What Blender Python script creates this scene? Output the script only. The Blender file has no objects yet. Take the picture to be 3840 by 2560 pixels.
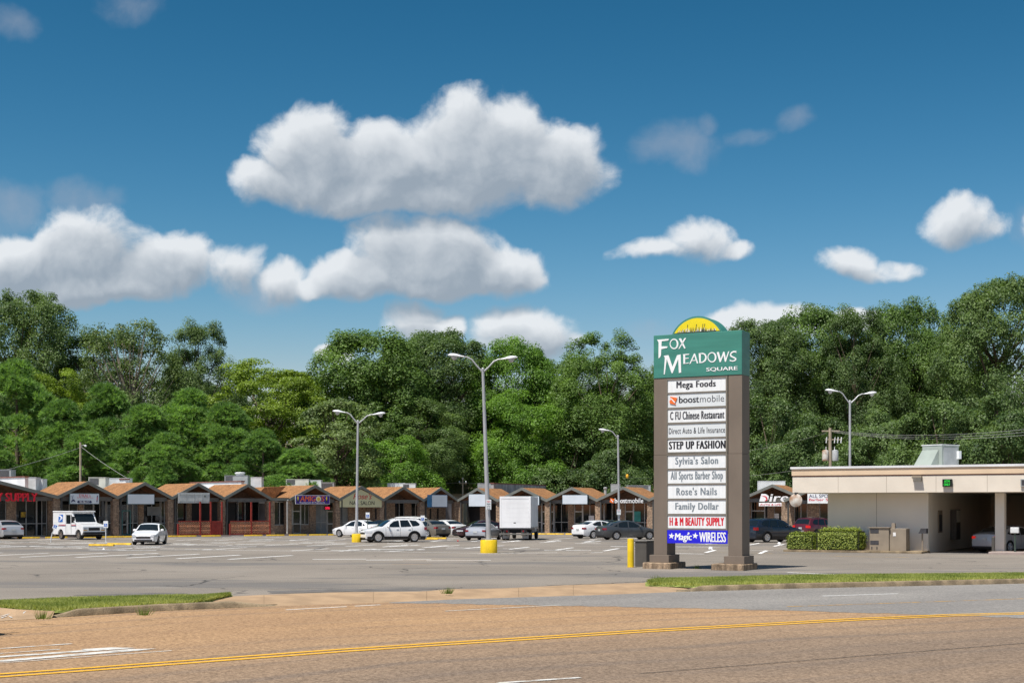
import bpy, bmesh, math, random
import numpy as np
from mathutils import Vector, Matrix

# ---------------------------------------------------------------- camera / sky / sun / exposure
SC = bpy.context.scene
COL = SC.collection
F, CX, HY, H = 5333.0, 1920.0, 1903.0, 2.44      # focal length and horizon of the photo in its own pixels, eye height
cam = bpy.data.cameras.new('camera'); cam.lens = 50.0; cam.sensor_width = 36.0
cam.shift_y = (HY - 1280.0) / 3840.0; cam.clip_start = 0.5; cam.clip_end = 6000.0
CAM = bpy.data.objects.new('camera', cam); COL.objects.link(CAM)
CAM.location = (0, 0, H); CAM.rotation_euler = (math.radians(90), 0, 0)
SC.camera = CAM
SC.view_settings.view_transform = 'Standard'; SC.view_settings.look = 'None'
SC.view_settings.gamma = 1.0; SC.view_settings.use_curve_mapping = False
EXPO = 0.35
SC.view_settings.exposure = EXPO
SC.render.engine = 'CYCLES'
SC.cycles.use_denoising = True; SC.cycles.denoising_prefilter = 'NONE'
SC.cycles.max_bounces = 7; SC.cycles.diffuse_bounces = 4; SC.cycles.glossy_bounces = 3
SC.cycles.transparent_max_bounces = 6; SC.cycles.transmission_bounces = 4
SC.cycles.sample_clamp_indirect = 6.0

SUN_H = Vector((-0.67, -0.74)).normalized()      # where the sun stands (horizontal)
SUN_EL = math.radians(64)
sun = bpy.data.lights.new('sun', 'SUN'); sun.energy = 4.6; sun.angle = math.radians(0.53); sun.color = (1.0, 0.955, 0.88)
SUN = bpy.data.objects.new('sun', sun); COL.objects.link(SUN)
sd = Vector((SUN_H.x * math.cos(SUN_EL), SUN_H.y * math.cos(SUN_EL), math.sin(SUN_EL)))
SUN.rotation_euler = sd.to_track_quat('Z', 'Y').to_euler(); SUN.location = (-60, -30, 120)

def mnode(nt, op, a, b=None, c=None, clamp=False):
    n = nt.nodes.new('ShaderNodeMath'); n.operation = op; n.use_clamp = clamp
    for i, v in enumerate((a, b, c)):
        if v is None: continue
        if isinstance(v, (int, float)): n.inputs[i].default_value = v
        else: nt.links.new(v, n.inputs[i])
    return n.outputs[0]

def smooth(nt, v, e0, e1):
    n = nt.nodes.new('ShaderNodeMapRange'); n.interpolation_type = 'SMOOTHSTEP'; n.clamp = True
    nt.links.new(v, n.inputs[0]); n.inputs[1].default_value = e0; n.inputs[2].default_value = e1
    n.inputs[3].default_value = 0; n.inputs[4].default_value = 1
    return n.outputs[0]

def mixc(nt, fac, a, b, mode='MIX'):
    n = nt.nodes.new('ShaderNodeMix'); n.data_type = 'RGBA'; n.blend_type = mode
    if isinstance(fac, (int, float)): n.inputs[0].default_value = fac
    else: nt.links.new(fac, n.inputs[0])
    for i, v in ((6, a), (7, b)):
        if isinstance(v, tuple): n.inputs[i].default_value = (v + (1,))[:4]
        else: nt.links.new(v, n.inputs[i])
    return n.outputs[2]

def build_world():
    w = bpy.data.worlds.new('World'); SC.world = w; w.use_nodes = True
    nt = w.node_tree; nt.nodes.clear()
    out = nt.nodes.new('ShaderNodeOutputWorld'); bg = nt.nodes.new('ShaderNodeBackground')
    nt.links.new(bg.outputs[0], out.inputs[0])
    sky = nt.nodes.new('ShaderNodeTexSky'); sky.sky_type = 'NISHITA'; sky.sun_disc = False
    sky.sun_elevation = SUN_EL; sky.sun_rotation = math.atan2(SUN_H.x, SUN_H.y)
    sky.altitude = 300; sky.air_density = 1.0; sky.dust_density = 0.8; sky.ozone_density = 3.0
    tc = nt.nodes.new('ShaderNodeTexCoord')
    sep = nt.nodes.new('ShaderNodeSeparateXYZ'); nt.links.new(tc.outputs['Generated'], sep.inputs[0])
    x, y, z = sep.outputs
    # the deep graded blue of the photograph: the clear sky's own colours with more contrast, the same in every direction
    k = 2 ** -EXPO
    sc = nt.nodes.new('ShaderNodeSeparateColor'); nt.links.new(sky.outputs[0], sc.inputs[0]); cc = nt.nodes.new('ShaderNodeCombineColor')
    for i, (t, g, m_) in enumerate(SKY_G):
        v_ = mnode(nt, 'POWER', mnode(nt, 'MULTIPLY', sc.outputs[i], .076 * t / k), g)
        nt.links.new(mnode(nt, 'MINIMUM', mnode(nt, 'MULTIPLY', v_, m_ * k), 1.1), cc.inputs[i])
    skyc = cc.outputs[0]
    # cloud directions: bearing and height angle tangents
    yy = mnode(nt, 'MAXIMUM', y, 0.05)
    u0 = mnode(nt, 'DIVIDE', x, yy); v0 = mnode(nt, 'DIVIDE', z, yy)
    # clouds given as (px, py, rx, ry up, ry down, weight)
    dense = [(1180, 640, 230, 250, 190, 1), (1480, 640, 320, 215, 195, 1), (1790, 600, 330, 270, 235, 1.05), (2090, 690, 225, 260, 140, 1), (1010, 700, 190, 120, 110, .9),
             (1600, 1005, 310, 225, 120, 1.15), (1500, 960, 200, 150, 100, 1.0), (1600, 1075, 440, 80, 65, 1.0), (300, 1085, 440, 100, 70, 1.0), (1500, 720, 560, 110, 110, 1.05), (1390, 1040, 260, 130, 90, .95), (1850, 1050, 220, 150, 80, .95), (1070, 1060, 150, 100, 80, .70), (1180, 1075, 150, 50, 45, .75),
             (300, 980, 300, 210, 165, 1.05), (600, 1000, 250, 135, 130, 1), (60, 990, 210, 150, 160, 1), (160, 1090, 380, 80, 60, .9), (870, 1000, 150, 105, 130, .72),
             (2600, 930, 180, 125, 100, .68), (2410, 950, 170, 70, 70, .55), (2500, 960, 200, 50, 55, .58), (2730, 950, 140, 60, 55, .48), (3180, 990, 170, 110, 75, .62), (3350, 1000, 160, 70, 60, .50), (3260, 1015, 210, 48, 48, .52), (3600, 840, 230, 140, 110, .58), (3720, 860, 180, 90, 80, .48), (3890, 880, 100, 90, 80, .45),
             (1540, 1210, 140, 115, 80, 1), (1640, 1240, 130, 70, 60, .9), (1980, 1255, 240, 125, 100, 1.0), (2870, 1230, 260, 110, 60, 1), (3230, 1190, 200, 45, 60, .8), (1270, 1290, 90, 45, 50, .85),
             (-500, 900, 380, 220, 160, 1), (-900, 520, 300, 160, 140, 1), (4400, 1000, 300, 160, 110, 1), (4700, 640, 330, 190, 150, 1), (1300, -420, 480, 250, 190, 1), (3000, -700, 420, 200, 160, 1)]
    faint = [(50, 90, 110, 70, 70, 1), (510, 30, 140, 90, 80, 1), (60, 780, 150, 100, 100, 1), (310, 750, 180, 80, 80, 1), (2560, 560, 180, 110, 90, 1), (2640, 480, 60, 60, 60, .9),
             (2820, 510, 110, 50, 60, .9), (2990, 455, 90, 60, 60, .85), (3860, 880, 90, 90, 90, .9), (1000, 1100, 200, 70, 60, .8), (2450, 1240, 150, 60, 60, .7)]
    def field(lst, nm):
        g = bpy.data.node_groups.new(nm, 'ShaderNodeTree')
        g.interface.new_socket('u', in_out='INPUT', socket_type='NodeSocketFloat')
        g.interface.new_socket('v', in_out='INPUT', socket_type='NodeSocketFloat')
        g.interface.new_socket('e', in_out='OUTPUT', socket_type='NodeSocketFloat')
        gi = g.nodes.new('NodeGroupInput'); go = g.nodes.new('NodeGroupOutput')
        acc = None
        for px, py, rx, ru, rl, wt in lst:
            ui, vi, a, bu, bl = (px - CX) / F, (HY - py) / F, rx / F, ru / F, rl / F
            du = mnode(g, 'MULTIPLY_ADD', gi.outputs[0], 1 / a, -ui / a)
            p = mnode(g, 'MULTIPLY_ADD', gi.outputs[1], 1 / bu, -vi / bu)
            q = mnode(g, 'MULTIPLY_ADD', gi.outputs[1], -1 / bl, vi / bl)
            q = mnode(g, 'MAXIMUM', p, q)
            l2 = mnode(g, 'MULTIPLY_ADD', du, du, mnode(g, 'MULTIPLY', q, q))
            e = mnode(g, 'SUBTRACT', wt + .08, l2)
            acc = e if acc is None else mnode(g, 'SMOOTH_MAX', acc, e, 0.12)
        g.links.new(acc, go.inputs[0])
        return g
    gd, gf = field(dense, 'cloud_field'), field(faint, 'faint_field')
    def use(g, u, v):
        n = nt.nodes.new('ShaderNodeGroup'); n.node_tree = g
        nt.links.new(u, n.inputs[0]); nt.links.new(v, n.inputs[1]); return n.outputs[0]
    def fbm(u, v, scale, detail, rough, seed):
        c = nt.nodes.new('ShaderNodeCombineXYZ'); nt.links.new(u, c.inputs[0]); nt.links.new(v, c.inputs[1]); c.inputs[2].default_value = seed
        n = nt.nodes.new('ShaderNodeTexNoise'); n.inputs['Scale'].default_value = scale; n.inputs['Detail'].default_value = detail
        n.inputs['Roughness'].default_value = rough; nt.links.new(c.outputs[0], n.inputs['Vector'])
        return n.outputs['Fac']
    w1 = fbm(u0, v0, 13, 4, .55, 1.7); w2 = fbm(u0, v0, 13, 4, .55, 7.3)
    u = mnode(nt, 'MULTIPLY_ADD', mnode(nt, 'SUBTRACT', w1, .5), .040, u0)
    v = mnode(nt, 'MULTIPLY_ADD', mnode(nt, 'SUBTRACT', w2, .5), .034, v0)
    n1 = fbm(u, v, 21, 9, .58, 3.1)
    E = use(gd, u, v)
    D = mnode(nt, 'ADD', E, mnode(nt, 'MULTIPLY', mnode(nt, 'SUBTRACT', n1, .525), 2.1))
    ul = mnode(nt, 'ADD', u, -.006); vl = mnode(nt, 'ADD', v, .011)
    n2 = fbm(ul, vl, 21, 4, .50, 3.1)
    D2 = mnode(nt, 'ADD', use(gd, ul, vl), mnode(nt, 'MULTIPLY', mnode(nt, 'SUBTRACT', n2, .525), 2.1))
    rel = mnode(nt, 'SUBTRACT', D, D2)
    under = smooth(nt, use(gd, u, mnode(nt, 'ADD', v, .0145)), -.15, .85)
    lit = mnode(nt, 'MULTIPLY_ADD', smooth(nt, rel, -.55, .85), .70, mnode(nt, 'MULTIPLY_ADD', under, -.54, .47), clamp=True)
    k = 2 ** -EXPO
    ccol = mixc(nt, lit, tuple(c * k for c in (.33, .39, .46)), tuple(c * k for c in (.82, .85, .88)))
    al = smooth(nt, mnode(nt, 'MULTIPLY', D, mnode(nt, 'MULTIPLY_ADD', under, -.30, 1.25)), -.06, .66)
    al = mnode(nt, 'MULTIPLY', mnode(nt, 'MULTIPLY', al, .95), mnode(nt, 'MULTIPLY', smooth(nt, z, .0, .06), smooth(nt, y, .05, .2)))
    Ef = use(gf, u, v)
    Df = mnode(nt, 'ADD', Ef, mnode(nt, 'MULTIPLY', mnode(nt, 'SUBTRACT', n1, .5), 3.4))
    af = mnode(nt, 'MULTIPLY', mnode(nt, 'MULTIPLY', smooth(nt, Df, -.25, 1.7), .46), smooth(nt, y, .05, .2))
    c1 = mixc(nt, af, skyc, tuple(c * k for c in (.40, .44, .52)))
    # the same scattered fair-weather clouds over the rest of the sky
    mp = nt.nodes.new('ShaderNodeMapping'); mp.inputs['Scale'].default_value = (1, 1, 2.2); nt.links.new(tc.outputs['Generated'], mp.inputs[0])
    ng = nt.nodes.new('ShaderNodeTexNoise'); ng.inputs['Scale'].default_value = 5.0; ng.inputs['Detail'].default_value = 7; nt.links.new(mp.outputs[0], ng.inputs['Vector'])
    rest = mnode(nt, 'SUBTRACT', 1.0, smooth(nt, y, .1, .45))
    ag = mnode(nt, 'MULTIPLY', mnode(nt, 'MULTIPLY', smooth(nt, ng.outputs['Fac'], .55, .68), rest), smooth(nt, z, .02, .12))
    c1 = mixc(nt, ag, c1, tuple(c * k for c in (.62, .66, .70)))
    c2 = mixc(nt, al, c1, ccol)
    nt.links.new(c2, bg.inputs[0]); bg.inputs[1].default_value = 1.0
    w.cycles.sampling_method = 'MANUAL'; w.cycles.sample_map_resolution = 256
SKY_G = ((0.60, 3.0, 45.0), (0.93, 1.75, 2.2), (1.0, 1.80, 1.62))
build_world()

# ---------------------------------------------------------------- projection helpers (layout from the photo onto the real ground)
def gz(y):
    return -0.23 * min(1.0, max(0.0, (y - 110.0) / 38.0))
def gp(px, py, z0=0.0):
    "ground point seen at a photo pixel, on the lot (z0 = 0) or on the road (z0 = -0.15)"
    y = (H - z0) * F / (py - HY)
    if z0 == 0.0:
        for _ in range(12): y = (H - gz(y)) * F / (py - HY)
    return Vector(((px - CX) / F * y, y, z0 + (gz(y) if z0 == 0.0 else 0.0)))
def at(px, py, Y):
    return Vector(((px - CX) / F * Y, Y, H - (py - HY) / F * Y))
def onlot(px, Y):
    return Vector(((px - CX) / F * Y, Y, gz(Y)))

# ---------------------------------------------------------------- mesh helpers
class MB:
    def __init__(s): s.v = []; s.f = []; s.m = []; s.cur = 0
    def add(s, vs, fs, M=None):
        o = len(s.v)
        s.v += [tuple(M @ Vector(p)) if M else tuple(p) for p in vs]
        s.f += [tuple(i + o for i in f) for f in fs]; s.m += [s.cur] * len(fs); return s
    def box(s, x0, x1, y0, y1, z0, z1, M=None):
        vs = [(x, y, z) for z in (z0, z1) for y in (y0, y1) for x in (x0, x1)]
        return s.add(vs, [(0, 2, 3, 1), (4, 5, 7, 6), (0, 1, 5, 4), (2, 6, 7, 3), (0, 4, 6, 2), (1, 3, 7, 5)], M)
    def prism(s, pts, y0, y1, M=None):
        "outline in x,z pushed from y0 to y1"
        n = len(pts)
        vs = [(p[0], y0, p[1]) for p in pts] + [(p[0], y1, p[1]) for p in pts]
        return s.add(vs, [tuple(range(n)), tuple(range(2 * n - 1, n - 1, -1))] + [(i, i + n, (i + 1) % n + n, (i + 1) % n) for i in range(n)], M)
    def slab(s, pts, z0, z1, M=None):
        "outline in x,y from z0 to z1"
        n = len(pts)
        vs = [(p[0], p[1], z0) for p in pts] + [(p[0], p[1], z1) for p in pts]
        return s.add(vs, [tuple(range(n - 1, -1, -1)), tuple(range(n, 2 * n))] + [(i, (i + 1) % n, (i + 1) % n + n, i + n) for i in range(n)], M)
    def tube(s, path, rad, n=8, M=None, cap=True):
        path = [Vector(p) for p in path]; k = len(path)
        rs = rad if isinstance(rad, (list, tuple)) else [rad] * k
        vs, fs = [], []
        for i, p in enumerate(path):
            d = (path[min(i + 1, k - 1)] - path[max(i - 1, 0)]).normalized()
            a = Vector((0, 0, 1)) if abs(d.z) < .95 else Vector((1, 0, 0))
            t = d.cross(a).normalized(); b = d.cross(t)
            for j in range(n):
                an = 2 * math.pi * j / n; vs.append(p + (t * math.cos(an) + b * math.sin(an)) * rs[i])
        for i in range(k - 1):
            for j in range(n):
                j2 = (j + 1) % n; fs.append((i * n + j, i * n + j2, (i + 1) * n + j2, (i + 1) * n + j))
        if cap: fs += [tuple(range(n - 1, -1, -1)), tuple(range((k - 1) * n, k * n))]
        return s.add(vs, fs, M)
    def lathe(s, prof, n=20, M=None):
        "profile of (radius, z)"
        vs, fs, k = [], [], len(prof)
        for r, z in prof:
            for j in range(n):
                a = 2 * math.pi * j / n; vs.append((r * math.cos(a), r * math.sin(a), z))
        for i in range(k - 1):
            for j in range(n):
                j2 = (j + 1) % n; fs.append((i * n + j, i * n + j2, (i + 1) * n + j2, (i + 1) * n + j))
        fs += [tuple(range(n - 1, -1, -1)), tuple(range((k - 1) * n, k * n))]
        return s.add(vs, fs, M)
    def build(s, name, mats, parent=None, smooth=None, bevel=0, loc=None):
        me = bpy.data.meshes.new(name); me.from_pydata([tuple(p) for p in s.v], [], s.f)
        if not isinstance(mats, (list, tuple)): mats = [mats]
        for m in mats: me.materials.append(MAT(m) if isinstance(m, str) else m)
        if len(mats) > 1: me.polygons.foreach_set('material_index', s.m)
        bm = bmesh.new(); bm.from_mesh(me)
        bmesh.ops.recalc_face_normals(bm, faces=bm.faces)
        if bevel: bmesh.ops.bevel(bm, geom=bm.edges[:], offset=bevel, segments=1, affect='EDGES', clamp_overlap=True)
        bm.to_mesh(me); bm.free()
        if smooth is not None:
            me.polygons.foreach_set('use_smooth', [True] * len(me.polygons)); me.set_sharp_from_angle(angle=math.radians(smooth))
        me.update()
        return link(name, me, parent, loc)

def link(name, me, parent=None, loc=None):
    o = bpy.data.objects.new(name, me); COL.objects.link(o)
    if parent is not None: o.parent = parent
    if loc is not None: o.location = loc
    return o
def tag(o, label, cat, group=None):
    o['label'] = label; o['category'] = cat
    if group: o['group'] = group
    return o
def struct(o): o['kind'] = 'structure'; return o
def thing(name, label, cat, loc=(0, 0, 0), rz=0.0, group=None):
    o = link(name, None, None, loc); o.rotation_euler = (0, 0, rz); o.empty_display_size = .3
    return tag(o, label, cat, group)
def copy_tree(o, parent=None, **kw):
    c = o.copy(); COL.objects.link(c); c.parent = parent
    for ch in o.children: copy_tree(ch, c)
    for k, v in kw.items(): c[k] = v
    return c

# ---------------------------------------------------------------- materials
_M = {}
def MAT(n): return _M[n]
def pmat(name, col, rough=.6, var=.12, scale=3.0, metal=0.0, spec=.4, coat=0.0, bump=0.0, bscale=40, col2=None, emit=None, fine=0.0, fscale=60, stretch=(1, 1, 1), alpha=None):
    m = bpy.data.materials.new(name); m.use_nodes = True; nt = m.node_tree; b = nt.nodes['Principled BSDF']
    b.inputs['Roughness'].default_value = rough; b.inputs['Metallic'].default_value = metal
    b.inputs['Specular IOR Level'].default_value = spec; b.inputs['Coat Weight'].default_value = coat; b.inputs['Coat Roughness'].default_value = .06
    tc = nt.nodes.new('ShaderNodeTexCoord'); mp = nt.nodes.new('ShaderNodeMapping'); mp.inputs['Scale'].default_value = stretch
    nt.links.new(tc.outputs['Object'], mp.inputs[0])
    n = nt.nodes.new('ShaderNodeTexNoise'); n.inputs['Scale'].default_value = scale; n.inputs['Detail'].default_value = 6; nt.links.new(mp.outputs[0], n.inputs['Vector'])
    f = smooth(nt, n.outputs['Fac'], .32, .68)
    lo = tuple(c * (1 - var) for c in col); hi = col2 if col2 else tuple(min(1, c * (1 + var)) for c in col)
    c = mixc(nt, f, lo, hi)
    if fine:
        n2 = nt.nodes.new('ShaderNodeTexNoise'); n2.inputs['Scale'].default_value = fscale; n2.inputs['Detail'].default_value = 3; nt.links.new(tc.outputs['Object'], n2.inputs['Vector'])
        g = nt.nodes.new('ShaderNodeMapRange'); nt.links.new(n2.outputs['Fac'], g.inputs[0]); g.inputs[1].default_value = .25; g.inputs[2].default_value = .75
        g.inputs[3].default_value = 1 - fine; g.inputs[4].default_value = 1 + fine
        cc = nt.nodes.new('ShaderNodeCombineColor')
        for i in range(3): nt.links.new(g.outputs[0], cc.inputs[i])
        c = mixc(nt, 1.0, c, cc.outputs[0], 'MULTIPLY')
    nt.links.new(c, b.inputs['Base Color'])
    if bump:
        n3 = nt.nodes.new('ShaderNodeTexNoise'); n3.inputs['Scale'].default_value = bscale; n3.inputs['Detail'].default_value = 4; nt.links.new(tc.outputs['Object'], n3.inputs['Vector'])
        bp = nt.nodes.new('ShaderNodeBump'); bp.inputs['Strength'].default_value = bump; bp.inputs['Distance'].default_value = .03
        nt.links.new(n3.outputs['Fac'], bp.inputs['Height']); nt.links.new(bp.outputs[0], b.inputs['Normal'])
    if emit:
        b.inputs['Emission Color'].default_value = (*emit[:3], 1); b.inputs['Emission Strength'].default_value = emit[3]
    _M[name] = m
    return m

def worn_paint(name, col, thr=.45, scale=4.0, width=.12, under=(.17, .165, .16)):
    "road paint with worn-through spots"
    m = pmat(name, col, rough=.7, var=.12, scale=9, fine=.12, fscale=90); nt = m.node_tree; b = nt.nodes['Principled BSDF']
    tc = nt.nodes.new('ShaderNodeTexCoord')
    n = nt.nodes.new('ShaderNodeTexNoise'); n.inputs['Scale'].default_value = scale; n.inputs['Detail'].default_value = 8; n.inputs['Roughness'].default_value = .7
    nt.links.new(tc.outputs['Object'], n.inputs['Vector'])
    a = smooth(nt, n.outputs['Fac'], thr - width, thr + width)
    nt.links.new(a, b.inputs['Alpha'])
    return m

def brick_mat(name, c1, c2, mortar):
    m = pmat(name, c1, rough=.85); nt = m.node_tree; b = nt.nodes['Principled BSDF']
    tc = nt.nodes.new('ShaderNodeTexCoord')
    # brick courses run round the pier: along = x + y
    sp = nt.nodes.new('ShaderNodeSeparateXYZ'); nt.links.new(tc.outputs['Object'], sp.inputs[0])
    cb = nt.nodes.new('ShaderNodeCombineXYZ'); nt.links.new(mnode(nt, 'ADD', sp.outputs[0], sp.outputs[1]), cb.inputs[0]); nt.links.new(sp.outputs[2], cb.inputs[1])
    t = nt.nodes.new('ShaderNodeTexBrick'); nt.links.new(cb.outputs[0], t.inputs['Vector'])
    t.inputs['Scale'].default_value = 1.0; t.inputs['Brick Width'].default_value = .21; t.inputs['Row Height'].default_value = .075; t.inputs['Mortar Size'].default_value = .008
    t.inputs['Color1'].default_value = (*c1, 1); t.inputs['Color2'].default_value = (*c2, 1); t.inputs['Mortar'].default_value = (*mortar, 1); t.inputs['Bias'].default_value = -.1
    n = nt.nodes.new('ShaderNodeTexNoise'); n.inputs['Scale'].default_value = 7; n.inputs['Detail'].default_value = 5; nt.links.new(tc.outputs['Object'], n.inputs['Vector'])
    c = mixc(nt, smooth(nt, n.outputs['Fac'], .35, .7), (.55, .52, .5), (1.15, 1.1, 1.05))
    nt.links.new(mixc(nt, 1.0, t.outputs['Color'], c, 'MULTIPLY'), b.inputs['Base Color'])
    bp = nt.nodes.new('ShaderNodeBump'); bp.inputs['Strength'].default_value = .6; bp.inputs['Distance'].default_value = .012; bp.invert = True
    nt.links.new(t.outputs['Fac'], bp.inputs['Height']); nt.links.new(bp.outputs[0], b.inputs['Normal'])

def leaf_mat(name, dark, light, trans=.35, rough=.5):
    m = bpy.data.materials.new(name); m.use_nodes = True; nt = m.node_tree; b = nt.nodes['Principled BSDF']
    at_ = nt.nodes.new('ShaderNodeAttribute'); at_.attribute_name = 'tone'
    oi = nt.nodes.new('ShaderNodeObjectInfo')
    f = mnode(nt, 'ADD', at_.outputs['Fac'], mnode(nt, 'MULTIPLY_ADD', oi.outputs['Random'], .24, -.12), clamp=True)
    c = mixc(nt, f, dark, light)
    nt.links.new(c, b.inputs['Base Color']); b.inputs['Roughness'].default_value = rough; b.inputs['Specular IOR Level'].default_value = .35
    tr = nt.nodes.new('ShaderNodeBsdfTranslucent'); nt.links.new(mixc(nt, 1.0, c, (1.15, 1.2, .55), 'MULTIPLY'), tr.inputs[0])
    mx = nt.nodes.new('ShaderNodeMixShader'); mx.inputs[0].default_value = trans
    nt.links.new(b.outputs[0], mx.inputs[1]); nt.links.new(tr.outputs[0], mx.inputs[2]); nt.links.new(mx.outputs[0], nt.nodes['Material Output'].inputs[0])
    _M[name] = m

pmat('concrete', (.36, .245, .145), .85, .14, 1.3, bump=.3, fine=.16, fscale=70)
pmat('kerb_concrete', (.24, .185, .115), .9, .35, 2.2, bump=.5, bscale=25, fine=.25, fscale=40)
pmat('footing_concrete', (.26, .19, .125), .9, .45, 3.0, bump=.5, bscale=20, fine=.3, fscale=25, stretch=(3, 3, .6))
pmat('sidewalk_concrete', (.33, .27, .24), .85, .15, 1.0, fine=.12)
pmat('soil', (.16, .12, .07), .95, .3, 3)
pmat('far_grass', (.07, .10, .03), .95, .3, .4)
pmat('shingles', (.275, .135, .054), .9, .16, 1.6, bump=.4, bscale=30, fine=.55, fscale=8)
pmat('fascia_paint', (.165, .175, .158), .6, .10, 1.5)
pmat('dark_trim', (.06, .062, .06), .5, .12, 2)
pmat('grey_trim', (.13, .125, .115), .6, .12, 2)
pmat('wood_soffit', (.22, .105, .05), .75, .35, 4, stretch=(6, 1, 1))
pmat('gable_wood', (.11, .065, .042), .8, .3, 5)
pmat('aluminium', (.42, .42, .40), .4, .1, 3, metal=.3)
pmat('white_roof', (.72, .73, .74), .7, .1, .6)
pmat('grey_wall', (.33, .33, .34), .8, .35, 1.2, stretch=(1, 1, .35))
pmat('coping_red', (.20, .085, .065), .7, .2, 3)
pmat('unit_white', (.66, .68, .68), .5, .1, 1.5)
pmat('unit_grey', (.36, .38, .38), .5, .12, 1.5)
pmat('unit_beige', (.55, .55, .48), .5, .12, 1.5)
pmat('unit_green_grey', (.30, .345, .31), .45, .06, 1.5)
pmat('grille_dark', (.05, .05, .055), .5, .2, 6)
pmat('stucco', (.72, .65, .55), .85, .05, .7, bump=.15, bscale=90, fine=.05)
pmat('stucco_tan', (.68, .52, .36), .85, .05, .7, fine=.05)
pmat('stripe_brown', (.24, .095, .06), .7, .1, 2)
pmat('wall_grey', (.74, .70, .61), .85, .04, .5, fine=.04)
pmat('soffit_paint', (.55, .50, .40), .8, .05, .7)
pmat('cabinet_tan', (.27, .225, .17), .6, .08, 2)
pmat('sign_brown', (.175, .14, .11), .65, .10, .9, fine=.05, stretch=(1, 1, .4))
pmat('frame_brown', (.19, .17, .14), .5, .08, 2)
pmat('header_green', (.05, .225, .18), .5, .10, 1.2, stretch=(.3, 1, 2.5))
pmat('sun_yellow', (.80, .66, .015), .5, .04, 2)
pmat('panel_white', (.79, .815, .825), .45, .05, 1.6, stretch=(4, 1, .45))
pmat('panel_grey_white', (.68, .72, .74), .45, .03, 1.2)
pmat('letter_white', (.85, .86, .87), .5, .02, 2)
pmat('letter_black', (.012, .012, .018), .5, .05, 2)
pmat('letter_charcoal', (.045, .045, .055), .5, .05, 2)
pmat('letter_grey', (.20, .235, .265), .5, .05, 2)
pmat('letter_red', (.62, .012, .03), .5, .05, 2)
pmat('letter_orange', (.80, .16, .025), .5, .05, 2)
pmat('letter_navy', (.02, .03, .10), .5, .05, 2)
pmat('banner_blue', (.012, .01, .62), .55, .05, 2)
pmat('banner_purple', (.055, .02, .25), .55, .1, 2)
pmat('cream_panel', (.70, .67, .40), .6, .05, 1)
pmat('sign_face', (.60, .66, .72), .35, .04, 1)
pmat('sign_face_dirty', (.58, .60, .58), .5, .12, 2)
pmat('sign_case', (.05, .085, .10), .5, .1, 2)
pmat('sign_case_blue', (.015, .06, .13), .5, .1, 2)
pmat('safety_yellow', (.74, .52, .012), .55, .10, 2.5, fine=.06)
pmat('worn_yellow', (.66, .42, .035), .7, .22, 5, fine=.18, fscale=35)
pmat('drum_yellow', (.72, .50, .012), .65, .12, 3.0, fine=.10, fscale=14, stretch=(1, 1, .3))
pmat('pole_grey', (.44, .45, .46), .45, .08, 1.2, metal=.35)
pmat('lamp_white', (.68, .70, .72), .4, .06, 3)
pmat('lamp_rusty', (.42, .20, .08), .6, .3, 2.2, col2=(.66, .64, .58))
pmat('lamp_glass', (.45, .46, .45), .2, .06, 3)
pmat('timber_pole', (.36, .30, .22), .9, .2, 3, stretch=(6, 6, .5))
pmat('wire', (.30, .30, .29), .6, .1, 2)
pmat('wire_dark', (.03, .03, .03), .6, .1, 2)
pmat('transformer_grey', (.42, .44, .45), .5, .15, 3)
pmat('rust', (.36, .15, .06), .85, .35, 4)
pmat('post_green', (.05, .075, .06), .5, .1, 3)
pmat('sign_blue', (.012, .13, .50), .5, .05, 3)
pmat('redwood', (.28, .036, .026), .7, .15, 4)
pmat('lattice_wood', (.74, .36, .20), .75, .18, 4)
pmat('bin_grey', (.085, .08, .072), .6, .12, 2)
pmat('tan_shingle', (.36, .29, .21), .9, .15, 2, fine=.25, fscale=20)
pmat('bark', (.11, .085, .06), .95, .35, 4, bump=.6, bscale=12, stretch=(4, 4, .7))
pmat('bark_pale', (.30, .25, .20), .95, .3, 4, stretch=(4, 4, .7))
pmat('tyre', (.018, .018, .019), .8, .15, 8)
pmat('rim', (.62, .63, .65), .25, .05, 5, metal=.75)
pmat('rim_dull', (.22, .19, .16), .55, .2, 6, metal=.2)
pmat('underbody', (.012, .012, .013), .9, .1, 3)
pmat('black_trim', (.02, .02, .022), .5, .1, 3)
pmat('car_glass', (.010, .014, .016), .06, .1, 2, spec=.7)
pmat('tail_red', (.26, .006, .010), .2, .08, 3, spec=.6, coat=.6)
pmat('tail_lit', (.40, .01, .01), .2, .08, 3, emit=(1, .03, .015, .30))
pmat('head_lens', (.62, .65, .68), .12, .1, 6, spec=.7)
pmat('plate', (.50, .52, .52), .5, .1, 6)
pmat('shop_glass', (.012, .015, .015), .04, .3, .7, spec=.55)
pmat('shop_dark', (.010, .010, .010), .5, .3, 1.5)
pmat('frosted', (.22, .24, .24), .3, .1, 1.5)
pmat('led_green', (.01, .3, .02), .4, .1, 3, emit=(.03, 1, .08, .6))
pmat('led_red', (.4, .01, .03), .4, .1, 3, emit=(1, .03, .08, 1.0))
pmat('led_black', (.008, .012, .010), .4, .1, 3)
pmat('teal_door', (.06, .19, .19), .5, .1, 3)
pmat('poster_teal', (.03, .25, .22), .5, .2, 3)
pmat('litter_white', (.75, .75, .74), .7, .1, 10)
pmat('amber', (.75, .38, .02), .4, .1, 5)
brick_mat('brick', (.46, .325, .215), (.31, .215, .145), (.34, .30, .26))
worn_paint('lot_white', (.86, .86, .84), .29, 1.4)
worn_paint('lot_white_faint', (.84, .84, .82), .40, 1.1, .1)
worn_paint('lot_yellow', (.62, .40, .09), .50, 2.0)
worn_paint('road_white', (.60, .59, .55), .40, 3.0, .16)
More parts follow.
